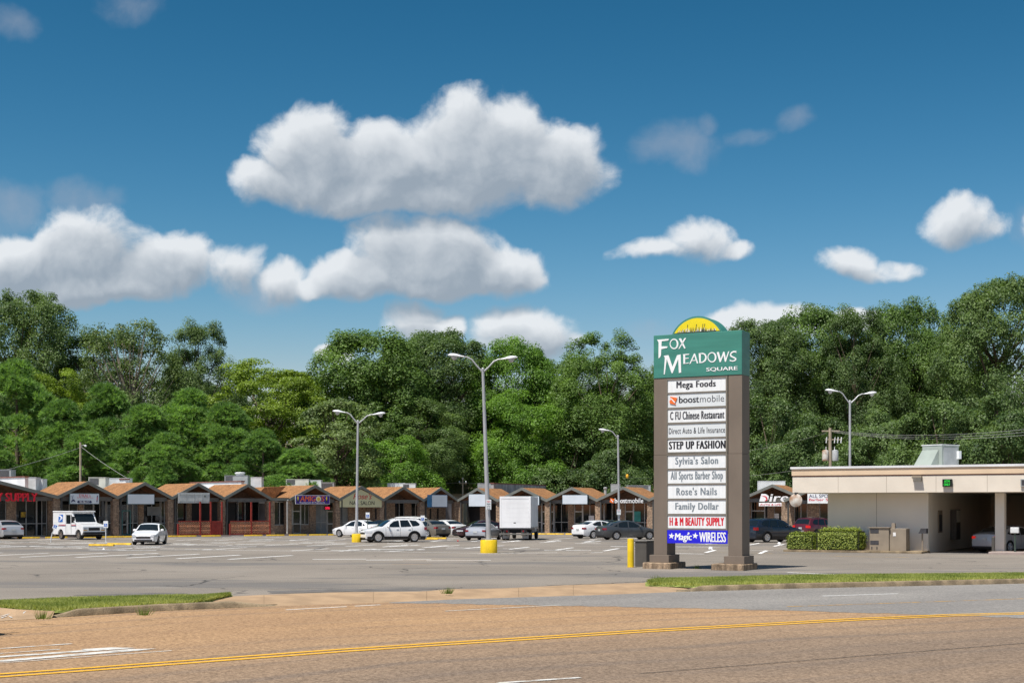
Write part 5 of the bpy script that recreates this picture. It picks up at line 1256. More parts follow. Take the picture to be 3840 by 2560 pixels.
def car_at(px, py, **k):
    p = gp(px, py); return p
mk = make_car
IN_L = (-.72, .69)            # nose in towards the left wing
p = onlot(18, 112.5); mk('parked_car', 'silver sedan cut by the left edge, seen from behind before the red letters', p, (-.58, .815), 'silver', 'sedan')
p = onlot(563, 95.3); mk('parked_car', 'old white compact sedan facing the camera beside the yellow wheel stops', p, (.05, -1), 'white', 'compact', rim='rim_dull')
p = onlot(1345, 121.5); mk('parked_car', 'white sedan behind the middle lamp post with its tail towards the white crossover', p, (-.80, .60), 'white', 'sedan')
p = onlot(1474, 101.2); mk('parked_car', 'white crossover with black sills standing broadside right of the middle lamp post', p, (-.915, -.40), 'white', 'suv')
p = onlot(1432, 127); mk('parked_car', 'dark car glimpsed between the white sedan and the white crossover', p, IN_L, 'black', 'sedan')
p = onlot(1512, 124.5); mk('parked_car', 'white van whose roof shows over the white crossover', p, (-.80, .60), 'pearl', 'van')
p = onlot(1602, 122.0); mk('parked_car', 'tan sedan seen from behind at the tail of the white crossover', p, (-.62, .78), 'tan', 'sedan')
p = onlot(1664, 125.5); mk('parked_car', 'white sedan seen from behind right of the tan sedan', p, (-.66, .75), 'pearl', 'sedan')
p = onlot(1802, 118.5); mk('parked_car', 'maroon hatchback facing left behind the big lamp post', p, (-.93, -.36), 'maroon', 'hatch', rim='rim_dull')
p = onlot(1815, 108.5); mk('parked_car', 'low silver coupe seen from behind at the big lamp post', p, (.30, .954), 'silver', 'coupe')
p = onlot(2247, 115.5); mk('parked_car', 'white hatchback facing right behind the dark grey sedan', p, (.80, .60), 'white', 'hatch')
p = onlot(2290, 121); mk('parked_car', 'black car mostly hidden behind the white hatchback', p, (.80, .60), 'black', 'sedan')
p = onlot(2353, 109.5); mk('parked_car', 'dark grey sedan facing right left of the tall sign', p, (.93, .36), 'grey', 'sedan')
p = onlot(2898, 101.5); mk('parked_car', 'dark navy crossover facing right between the tall sign and the hedge', p, (.86, .51), 'navy', 'suv')
p = onlot(3070, 115.0); mk('parked_car', 'dark red crossover with red lamps behind the hedge', p, (.78, .62), 'red', 'suv', brake=True)
q = bw(bl(3691, 1.15), 1.15) + Vector((.80, .60, 0)) * 2.375; mk('parked_car', 'silver sedan with lit brake lamp in the bank drive-through', (q.x, q.y, 0), (.80, .60), 'silver', 'sedan', brake=True)
g_ = gp(10, 2400, -.15); g_.z = -.148; hd_ = Vector((.72, .69, 0)); side = Vector((hd_.y, -hd_.x, 0))
pos = gp(11, 2372, -.15) - hd_ * (4.52 / 2 + .10) - Vector((.42, 0, 0)); mk('moving_car', 'dark green crossover nosing in at the left edge of the road', (pos.x, pos.y, -.146), hd_, 'green', 'suv')

# postal van: square body, sloping bonnet, blue eagle badge
def postal_van():
    p = onlot(296, 110.6); o = thing('postal_van', 'white boxy postal van with blue badge parked before the barber salon', 'van', p, math.atan2(-.68, .735))
    L, W = 4.45, 1.90; hw = W / 2; xl = lambda x: L / 2 - x; ax = (.72, 3.30); R = .33
    # outline from the front (x) with wheel arches
    topl = [(0, .62), (.03, 1.0), (.10, 1.12), (1.10, 1.28), (1.20, 1.32), (1.62, 2.02), (1.66, 2.10), (4.38, 2.10), (4.43, 2.06), (4.45, 1.9)]
    bot = [(4.45, .42), (4.40, .38), (ax[1] + .45, .38)] + [(ax[1] + .43 * math.cos(k * math.pi / 10), .36 + .43 * math.sin(k * math.pi / 10)) for k in range(11)] + [(ax[0] + .45, .38)] + [(ax[0] + .43 * math.cos(k * math.pi / 10), .36 + .43 * math.sin(k * math.pi / 10)) for k in range(11)] + [(.1, .45), (0, .48)]
    P = [(xl(x), z) for x, z in topl + bot]
    MB().prism(P, -hw, hw).build('body', 'paint_white', o, bevel=.02)
    MB().box(xl(4.3), xl(.2), -hw * .85, hw * .85, .22, .75).build('underbody', 'underbody', o)
    MB().box(xl(4.46), xl(1.45), -hw - .03, hw + .03, 2.102, 2.20).build('roof_cap', 'paint_white', o, bevel=.025)
    f = lambda x, z, off: (xl(x) , z)
    # windscreen
    def onslope(t, off=.022): x = 1.21 + (1.61 - 1.21) * t; z = 1.335 + (2.0 - 1.335) * t; return (xl(x) + off * .86, z + off * .5)
    a, b = onslope(.03), onslope(.97)
    m = MB(); m.add([(a[0], -hw * .90, a[1]), (a[0], hw * .90, a[1]), (b[0], hw * .84, b[1]), (b[0], -hw * .84, b[1])], [(0, 1, 2, 3)]); m.build('windscreen', 'car_glass', o)
    for s in (-1, 1):
        y = s * (hw + .008)
        d = MB().box(xl(2.52), xl(1.72), min(y, y - s * .006), max(y, y - s * .006), .46, 2.02).build('side_door', 'unit_white', o)
        MB().add([(xl(2.44), y + s * .005, 1.22), (xl(1.80), y + s * .005, 1.22), (xl(1.80), y + s * .005, 1.90), (xl(2.44), y + s * .005, 1.90)], [(0, 1, 2, 3)]).build('window', 'car_glass', d)
        MB().add([(xl(1.68), y, 1.30), (xl(1.30), y, 1.30), (xl(1.60), y, 1.84), (xl(1.68), y, 1.90)], [(0, 1, 2, 3)]).build('quarter_window', 'car_glass', o)
        for x in (1.71, 2.53): MB().box(xl(x + .008), xl(x - .008), y - s * .001, y + s * .004, .46, 2.04).build('door_seam', 'bin_grey', o)
        MB().box(xl(4.42), xl(2.55), min(y, y + s * .004), max(y, y + s * .004), 1.10, 1.14).box(xl(1.69), xl(1.0), min(y, y + s * .004), max(y, y + s * .004), 1.10, 1.14).build('stripe', 'letter_red', o)
        MB().box(xl(4.42), xl(2.55), min(y, y + s * .004), max(y, y + s * .004), 1.03, 1.07).box(xl(1.69), xl(1.0), min(y, y + s * .004), max(y, y + s * .004), 1.03, 1.07).build('stripe', 'letter_navy', o)
        bx0, bx1, bz0, bz1 = 3.62, 2.92, 1.34, 1.92; sh = .06
        e = MB().add([(xl(bx0), y + s * .004, bz0), (xl(bx1) - sh, y + s * .004, bz0), (xl(bx1), y + s * .004, bz1), (xl(bx0) + sh, y + s * .004, bz1)], [(0, 1, 2, 3)]).build('badge', 'sign_blue', o)
        q = lambda u, v: (xl(bx0) + u * (bx0 - bx1), y + s * .008, bz0 + v * (bz1 - bz0))
        if s < 0: eg = [[(.04, .95), (.55, .88), (.92, .60), (.82, .52), (.45, .70), (.10, .76)], [(.42, .64), (.60, .62), (.72, .50), (.50, .45)], [(.06, .04), (.93, .50), (.85, .58), (.40, .36)]]
        else: eg = [[(.96, .95), (.45, .88), (.08, .60), (.18, .52), (.55, .70), (.90, .76)], [(.58, .64), (.40, .62), (.28, .50), (.50, .45)], [(.94, .04), (.07, .50), (.15, .58), (.60, .36)]]
        m = MB()
        for PP in eg: m.add([q(*c) for c in PP], [tuple(range(len(PP)))])
        m.build('badge_eagle', 'letter_white', e)
        MB().tube([(xl(1.2), s * hw, 1.3), (xl(1.05), s * (hw + .2), 1.5), (xl(1.05), s * (hw + .2), 1.75)], .015, 6).box(xl(1.08), xl(1.02), min(s * (hw + .10), s * (hw + .30)), max(s * (hw + .10), s * (hw + .30)), 1.45, 1.78).build('mirror', 'black_trim', o)
        MB().box(xl(0) + .002, xl(0) + .02, min(s * hw * .62, s * hw * .95), max(s * hw * .62, s * hw * .95), .78, .93).build('headlight', 'head_lens', o)
        MB().box(xl(0) + .002, xl(0) + .018, min(s * hw * .62, s * hw * .95), max(s * hw * .62, s * hw * .95), .69, .76).build('indicator', 'amber', o)
    MB().box(xl(0) + .002, xl(0) + .018, -hw * .5, hw * .5, .70, .93).build('grille', 'black_trim', o)
    MB().box(xl(.12), xl(-.14), -hw * 1.0, hw * 1.0, .42, .60).build('bumper', 'black_trim', o, bevel=.03); MB().box(xl(4.60), xl(4.46), -hw, hw, .42, .58).build('bumper', 'black_trim', o, bevel=.03)
    wheels(o, [(xl(a), s * (hw - .12), s) for a in ax for s in (-1, 1)], R, 'rim_dull')
postal_van()
# box truck
pmat('truck_white', (.80, .81, .82), .5, .05, 1.5, stretch=(1, 1, .3))
def box_truck():
    p = onlot(1932, 107.0); o = thing('box_truck', 'white box truck seen from behind parked before the right shops', 'truck', p, math.atan2(.992, .13)); W = 2.35; hw = W / 2
    # local x: rear at 0, forward positive
    z0, z1, L = .98, 3.30, 4.9
    bx = MB().box(0, L, -hw, hw, z0, z1).build('cargo_box', 'truck_white', o, bevel=.02)
    MB().box(-.03, -.001, -hw, -hw + .13, z0 - .05, z1).box(-.03, -.001, hw - .13, hw, z0 - .05, z1).box(-.03, -.001, -hw + .131, hw - .131, z1 - .17, z1).box(-.03, -.001, -hw + .131, hw - .131, z0 - .05, z0 + .04).build('rear_frame', 'truck_white', o)
    d = MB()
    for k in range(6): d.box(-.014, -.002, -hw + .135, hw - .135, z0 + .05 + k * .346, z0 + .05 + (k + 1) * .346 - .010)
    d.build('roller_door', 'truck_white', o)
    for s in (-1, 1):
        for k in range(14): MB().box(.2 + k * .33, .225 + k * .33, min(s * hw, s * (hw + .012)), max(s * hw, s * (hw + .012)), z0 + .05, z1 - .08).build('side_rib', 'truck_white', bx)
        MB().box(.0, L, min(s * hw, s * (hw + .015)), max(s * hw, s * (hw + .015)), z0 - .08, z0 + .0).build('side_rail', 'unit_grey', o)
    MB().box(0, L + 1.9, -.42, .42, .55, z0 - .06).build('chassis', 'underbody', o)
    MB().box(-.10, .0, -hw, hw, z0 - .18, z0 - .06).build('rear_sill', 'black_trim', o)
    MB().box(-.35, -.12, -hw * 1.05, hw * 1.02, .42, .52).build('bumper', 'grey_trim', o, bevel=.015)
    for s in (-.75, .75): MB().box(-.3, .0, s - .05, s + .05, .52, z0 - .18).build('bumper_bracket', 'black_trim', o)
    for s in (-1, 1):
        MB().box(.30, .33, min(s * .50, s * .98), max(s * .50, s * .98), .12, .62).build('mud_flap', 'unit_grey', o)
        MB().lathe([(.07, 0), (.07, .03), (.02, .04)], 12, Matrix.Translation((-.05, s * .62, z0 - .30)) @ Matrix.Rotation(math.radians(-90), 4, 'Y')).build('tail_light', 'tail_red', o)
        MB().box(-.04, -.0, min(s * .45, s * .9), max(s * .45, s * .9), z0 - .62, z0 - .20).build('lamp_plate', 'bin_grey', o)
    MB().box(-.025, -.015, -.05, .12, z0 + .30, z0 + .36).build('latch', 'black_trim', o)
    cab = MB().prism([(L + .1, .55), (L + .1, 2.25), (L + .9, 2.30), (L + 1.35, 1.55), (L + 2.2, 1.35), (L + 2.3, .55)], -.95, .95).build('cab', 'paint_white', o, bevel=.03)
    MB().box(L + .25, L + .85, .955, .965, 1.45, 2.1).box(L + .25, L + .85, -.965, -.955, 1.45, 2.1).build('window', 'car_glass', cab)
    wheels(o, [(1.05, s * (hw - .18), s) for s in (-1, 1)] + [(1.05, s * (hw - .46), s) for s in (-1, 1)] + [(L + 1.35, s * .88, s) for s in (-1, 1)], .40, 'rim_dull', .24)
box_truck()

# ---------------------------------------------------------------- lamp posts
def luminaire(o, p, d, tag_=None):
    "cobra head lamp at p pointing along d (x,y)"
    an = math.atan2(d[1], d[0]); M = Matrix.Translation(p) @ Matrix.Rotation(an, 4, 'Z') @ Matrix.Rotation(math.radians(-6), 4, 'Y')
    h = MB(); n = 12; prof = [(-.08, .055, .05), (.10, .075, .07), (.30, .16, .12), (.52, .185, .135), (.70, .13, .10), (.80, .04, .04)]
    for x, w, t in prof:
        for j in range(n):
            a = 2 * math.pi * j / n; z = math.sin(a) * t; h.v.append(tuple(M @ Vector((x, math.cos(a) * w, z * (1.0 if z > 0 else .35)))))
    for i in range(len(prof) - 1):
        for j in range(n): h.f.append((i * n + j, i * n + (j + 1) % n, (i + 1) * n + (j + 1) % n, (i + 1) * n + j)); h.m.append(0)
    hd_ = h.build('lamp_head', 'lamp_white', o, smooth=50)
    g = MB().lathe([(.01, -.24), (.09, -.21), (.15, -.12), (.165, -.03)], 14, M @ Matrix.Translation((.45, 0, 0))); g.build('lamp_glass', 'lamp_glass', hd_, smooth=60)
def lamp_post(px, Y, top, heads, label, drum=(.92, .70), lean=0.0, base_r=.105, single=None):
    p = onlot(px, Y); o = thing('lamp_post', label, 'lamp post', p); zt_ = top - p.z; ln = lean
    if drum:
        r, h = drum[0] / 2, drum[1]; MB().lathe([(r, -.04), (r, h - .04), (r - .03, h), (.05, h + .005)], 30).build('drum_base', 'drum_yellow', o, smooth=40)
    z0 = drum[1] if drum else 0
    MB().box(-.2, .2, -.2, .2, z0 + .002, z0 + .05).build('base_plate', 'pole_grey', o)
    n_ = 8; MB().tube([(ln * (k / n_), 0, z0 + (zt_ - z0) * k / n_) for k in range(n_ + 1)], [base_r - (base_r - .075) * k / n_ for k in range(n_ + 1)], 14).build('pole', 'pole_grey', o, smooth=40)
    MB().lathe([(.085, 0), (.085, .1), (.03, .16)], 12, Matrix.Translation((ln, 0, zt_))).build('cap', 'pole_grey', o)
    for hx, hz in heads:      # horizontal reach and rise of each arm
        s = 1 if hx > 0 else -1
        P = [(ln, 0, zt_ - .1), (ln + hx * .30, 0, zt_ - .1 + hz * .48), (ln + hx * .55, 0, zt_ + hz * .80), (ln + hx * .78, 0, zt_ + hz * .98), (ln + hx, 0, zt_ + hz)]
        MB().tube(P, [.05, .045, .042, .038, .036], 8).build('arm', 'pole_grey', o, smooth=50)
        luminaire(o, Vector((ln + hx, 0, zt_ + hz)), (s, 0))
    return o
L1 = lamp_post(1833, 77.0, 9.86, [(-1.10, .75), (1.08, .62)], 'tallest twin lamp post on a wide yellow drum by the silver coupe', (.92, .70), -.32, .14)
L2 = lamp_post(1337, 100.9, 8.50, [(-1.0, .70), (1.15, .55)], 'twin lamp post on a yellow drum in front of the white sedan', (.68, .60), .10)
L3 = lamp_post(2322, 121.0, 8.45, [(-.85, .55)], 'single arm lamp post behind the dark grey sedan', None, -.10)
L4 = lamp_post(3187, 101.0, 9.92, [(-.95, .78), (1.10, .60)], 'twin lamp post rising behind the bank roof', None, 0)
def plate_sign(px0, px1, py0, py1, Y, label, text=None):
    a, b = at(px0, py1, Y), at(px1, py0, Y); w, h = b.x - a.x, b.z - a.z; o = thing('notice_plate', label, 'sign', a)
    MB().box(0, w, -.012, 0, 0, h).build('plate', 'panel_grey_white', o)
    if text:
        for i, s in enumerate(text): words(o, s, w * .15, h * (.72 - i * .24), w * .85, h * (.88 - i * .24), 'letter_red' if i == 0 else 'letter_grey', y=-.0125, bold=.02, depth=.003)
plate_sign(1823, 1842, 1872, 1910, 76.75, 'white parking notice strapped to the tallest lamp post', ['NO', 'PARKING', 'AFTER', 'HOURS'])
plate_sign(2313, 2328, 1909, 1929, 120.8, 'white notice strapped to the single arm lamp post', ['NO', 'PARKING'])
# wheelchair parking signs
def disabled_sign(px, Y, py_mid, label, post='unit_white', lean=0.0):
    p = onlot(px, Y); zc = H - (py_mid - HY) / F * Y - p.z; o = thing('parking_sign', label, 'sign', p)
    n_ = 6; P = [(lean * (k / n_) ** 1.6, 0, (zc + .2) * k / n_) for k in range(n_ + 1)]
    MB().tube(P, .032, 7).build('post', post, o)
    M = Matrix.Translation((lean * .92, -.035, zc)) @ Matrix.Rotation(math.atan2(lean, zc) * 1.5, 4, 'Y')
    pl = MB().box(-.16, .16, 0, .012, -.24, .24, M).build('plate', 'panel_white', o); MB().box(-.11, .11, -.006, -.001, -.17, .05, M).build('blue_symbol', 'sign_blue', o)
    m = MB(); m.lathe([(.022, -.004), (.022, .0)], 10, M @ Matrix.Translation((-.01, -.009, .015)) @ Matrix.Rotation(math.radians(90), 4, 'X')); m.box(-.02, 0, -.012, -.0065, -.06, -.01, M); m.box(-.02, .045, -.012, -.0065, -.08, -.062, M); m.box(.04, .06, -.012, -.0065, -.13, -.065, M)
    m.tube([M @ Vector((-.012 + .05 * math.cos(k * .7 + 2.2), -.009, -.09 + .05 * math.sin(k * .7 + 2.2))) for k in range(7)], .007, 5); m.build('wheelchair', 'letter_white', o)
disabled_sign(190, 100.5, 1970, 'bent leaning wheelchair parking sign before the postal van', lean=.40)
disabled_sign(397, 100.0, 1965, 'upright wheelchair parking sign on the yellow stops by the postal van')
disabled_sign(1379, 118.0, 1931, 'wheelchair parking sign on a dark post behind the white crossover bonnet', 'post_green')
disabled_sign(1585, 112.5, 1943, 'wheelchair parking sign at the tail of the white crossover', 'unit_white')

# ---------------------------------------------------------------- yellow concrete wheel stops
st = MB(); st.prism([(-.09, 0), (.09, 0), (.06, .13), (-.06, .13)], -.92, .92); st_o = st.build('wheel_stop', 'worn_yellow', None, bevel=.015); ST = st_o.data; bpy.data.objects.remove(st_o)
def stop(px, py, rz, label, yellow=True):
    p = gp(px, py); o = link('wheel_stop', ST, None, p); o.rotation_euler = (0, 0, rz); tag(o, label, 'wheel stop', 'yellow wheel stops'); return o
rl = WL.rz() - math.pi / 2
rr_ = WR.rz() - math.pi / 2
LS = [(107, 'behind the silver sedan at the left edge'), (212, 'under the tail of the postal van'), (345, 'under the nose of the postal van'), (423, 'right of the postal van by a brick pier'), (500, 'before the teal framed door'),
      (628, 'behind the white compact sedan'), (700, 'before the slatted patio gate'), (792, 'before the pier between the two lattice patios'), (950, 'at the right end of the second lattice patio'), (1033, 'before the link between the patios and restaurant'),
      (1117, 'before the restaurant brick pier'), (1192, 'before the restaurant glass door'), (1262, 'before the nail salon pier')]
for px, d in LS:
    t = WL.t(px, -2.0); w_ = WL.w(t, -2.0); o = link('wheel_stop', ST, None, (w_.x, w_.y, gz(w_.y))); o.rotation_euler = (0, 0, rl); tag(o, 'yellow concrete wheel stop ' + d, 'wheel stop', 'yellow wheel stops')
for px, d in [(2015, 'right of the box truck'), (2082, 'before the brick pier right of the box truck'), (2154, 'left of the white hatchback tail')]:
    t = WR.t(px, -2.6); w_ = WR.w(t, -2.6); o = link('wheel_stop', ST, None, (w_.x, w_.y, gz(w_.y))); o.rotation_euler = (0, 0, rr_); tag(o, 'yellow concrete wheel stop ' + d, 'wheel stop', 'yellow wheel stops')
stop(381, 2046, math.radians(72), 'faded yellow stop in front of the upright wheelchair sign, left piece'); stop(448, 2042, math.radians(70), 'faded yellow stop left of the white compact sedan, right piece')
stop(1600, 2022, math.radians(76), 'yellow stop just behind the tail of the white crossover'); stop(1632, 2020, math.radians(76), 'yellow stop right of the white crossover tail, far piece')

# ---------------------------------------------------------------- poles and wires
def wire(name, a, b, sag, r, label, mat='wire', n=12):
    m = MB(); a, b = Vector(a), Vector(b); m.tube([a.lerp(b, k / n) - Vector((0, 0, sag * 4 * (k / n) * (1 - k / n))) for k in range(n + 1)], r, 5); return tag(m.build(name, mat), label, 'wire')
def pole(px, py_top, Y, r, label):
    b = onlot(px, Y); z = H - (py_top - HY) / F * Y; o = thing('utility_pole', label, 'utility pole', b); MB().tube([(0, 0, -.3), (0, 0, (z - b.z) * .5), (0, 0, z - b.z)], [r * 1.15, r, r * .85], 12).build('pole', 'timber_pole', o, smooth=40); return o, z - b.z, b
o, hp, b = pole(302, 1658, 141, .125, 'pale timber pole rising behind the first gables')
MB().tube([(0, 0, hp - .35), (.35, -.1, hp - .28), (.55, -.15, hp - .3)], .03, 6).build('bracket', 'pole_grey', o); MB().lathe([(.02, .1), (.1, .06), (.13, -.06), (.05, -.12)], 10, Matrix.Translation((.55, -.15, hp - .34))).build('yard_light', 'lamp_white', o)
wire('cable', at(300, 1678, 141), at(-160, 1800, 132), .25, .018, 'cable falling from the pale timber pole to the left roof'); wire('cable', at(304, 1674, 141), at(480, 1794, 131), .12, .020, 'cable falling from the pale timber pole to the white duct box')
o, hp, b = pole(3113, 1604, 121, .15, 'timber pole with two transformers beside the bank roof')
for s, mt, nm in ((-1, 'rust', 0), (1, 'transformer_grey', 1)):
    zc = H - (1727 - HY) / F * 121 - b.z; tr_o = MB().lathe([(.26, 0), (.27, .04), (.27, .82), (.25, .88), (.08, .94)], 18, Matrix.Translation((s * .42, -.05, zc))).build('transformer', 'lamp_rusty' if s < 0 else mt, o, smooth=40)
    MB().tube([(s * .36, -.05, zc + .92), (s * .36, -.05, zc + 1.2)], .035, 6).build('bushing', 'unit_white', tr_o)
zc = H - (1645 - HY) / F * 121 - b.z
MB().box(-.7, .8, -.06, .06, hp - .32, hp - .2).build('crossarm', 'timber_pole', o); MB().box(-.4, .95, -.05, .05, zc - .1, zc).build('crossarm', 'timber_pole', o)
for x in (-.35, .35, .62, .9): MB().tube([(x, -.05, zc - .35), (x + .06, -.05, zc + .15)], .05, 6).build('fuse_cutout', 'unit_white', o)
for k, (y0, y1) in enumerate(((1612, 1600), (1616, 1612), (1620, 1624))):
    wire('cable', at(3113 + 6 * k, y0, 121), at(3990, y1 - 8, 92), .55, .012, ('top', 'middle', 'bottom')[k] + ' power line running right from the transformer pole')
wire('cable', at(3100, 1622, 121), at(2700, 1700, 150), .3, .010, 'thin line running left from the transformer pole into the trees'); wire('cable', at(3105, 1740, 121), at(2700, 1790, 131), .2, .010, 'low thin line running left from the transformer pole')
o, hp, b = pole(1121, 1648, 158, .14, 'small timber pole with crossarms among the trees')
MB().box(-1.4, .5, -.06, .06, hp - .55, hp - .42).build('crossarm', 'timber_pole', o)
for x in (-1.3, -.8, .35): MB().tube([(x, 0, hp - .42), (x, 0, hp - .2)], .05, 6).build('insulator', 'transformer_grey', o)
for x, z in ((-.35, -1.7), (.3, -1.5)): MB().lathe([(.22, 0), (.22, .7), (.1, .78)], 12, Matrix.Translation((x, -.1, hp + z - .3))).build('transformer', 'transformer_grey', o)
o, hp, b = pole(1735, 1797, 168, .11, 'low pole top with three white insulators behind the inner corner')
MB().box(-.45, .45, -.05, .05, hp - .5, hp - .4).build('crossarm', 'timber_pole', o)
for x, z in ((-.38, -.4), (.38, -.4), (0, 0)): MB().lathe([(.05, 0), (.1, .06), (.1, .16), (.04, .24)], 10, Matrix.Translation((x, 0, hp + z))).build('insulator', 'unit_white', o)
wire('cable', at(1735, 1808, 168), at(1560, 1810, 170), .1, .015, 'thin wire left of the low insulator pole', 'wire'); wire('cable', at(1735, 1808, 168), at(1850, 1812, 170), .1, .015, 'thin wire right of the low insulator pole', 'wire')
wire('cable', at(2290, 1776, 158), at(2440, 1792, 150), .15, .014, 'thin dark wire carrying the amber lamp left of the tall sign', 'wire_dark')
p = at(2352, 1786, 154.6); o = thing('amber_lamp', 'small amber lamp hanging before the trees left of the tall sign', 'lamp', p); MB().lathe([(.03, .28), (.12, .2), (.16, .05), (.14, -.12), (.05, -.18)], 14).build('globe', 'amber', o, smooth=50); MB().tube([(0, 0, .25), (0, 0, .42)], .02, 6).build('hook', 'wire_dark', o)
# tan roofed house beyond the inner corner
p = at(1650, 1845, 176); o = thing('far_house', 'low house with tan shingle roof beyond the inner corner', 'house', (p.x, 176, gz(200)))
w = 7.2; zr = H - (1814 - HY) / F * 180 - gz(200); ze = H - (1850 - HY) / F * 174 - gz(200)
MB().box(.3, w - .3, 1, 8, 0, ze).build('wall', 'stucco', o); m = MB(); m.add([(0, 0, ze), (w, 0, ze), (w, 4.5, zr), (0, 4.5, zr), (w, 9, ze), (0, 9, ze)], [(0, 1, 2, 3), (3, 2, 4, 5), (0, 3, 5), (1, 4, 2)]); m.build('roof', 'tan_shingle', o)
# litter on the lot
rk = random.Random(4)
for px, py, s, d in [(2922, 2042, .16, 'white paper cup standing on the lot right of the navy crossover'), (2635, 2037, .16, 'scrap of white paper under the blue banner'), (2665, 2062, .18, 'crumpled white paper between the legs of the tall sign'), (389, 2060, .08, 'small white scrap on the lot left of the compact sedan'), (1717, 2029, .08, 'small red scrap on the lot beside the silver coupe')]:
    p = gp(px, py); o = thing('litter', d, 'litter', p); m = MB(); m.lathe([(s * .5, 0), (s * .8, s * .4), (s * .62, s * 1.0), (s * .2, s * 1.15)], 7); m.build('paper', 'letter_red' if 'red' in d else 'litter_white', o)

# ---------------------------------------------------------------- vegetation
def leaf_object(name, mat, C, N, size, tone, aspect, parent, rng, kind=None):
    "one rhombic leaf face per row"
    n = len(C); r = rng.normal(size=(n, 3)); T = np.cross(N, r); T /= np.linalg.norm(T, axis=1, keepdims=True) + 1e-9; B = np.cross(N, T)
    s = size[:, None]; V = np.empty((n, 4, 3), np.float32)
    V[:, 0] = C + T * s * .5; V[:, 1] = C + B * s * .5 * aspect; V[:, 2] = C - T * s * .5; V[:, 3] = C - B * s * .5 * aspect
    me = bpy.data.meshes.new(name); me.vertices.add(n * 4); me.vertices.foreach_set('co', V.reshape(-1))
    me.loops.add(n * 4); me.loops.foreach_set('vertex_index', np.arange(n * 4, dtype=np.int32)); me.polygons.add(n)
    me.polygons.foreach_set('loop_start', np.arange(0, n * 4, 4, dtype=np.int32))
    a = me.attributes.new('tone', 'FLOAT', 'POINT'); a.data.foreach_set('value', np.repeat(np.clip(tone, 0, 1), 4).astype(np.float32))
    me.materials.append(MAT(mat)); me.update(); me.validate()
    o = link(name, me, parent)
    if kind: o['kind'] = kind
    return o
def unit_dirs(rng, n):
    d = rng.normal(size=(n, 3)); return d / np.linalg.norm(d, axis=1, keepdims=True)
def lump(d, seed, k=2.3):
    r = np.random.default_rng(seed); out = np.zeros(len(d))
    for i in range(9):
        v = r.normal(size=3) * k; out += np.sin(d @ v + r.uniform(0, 6.28))
    return out / 4.2
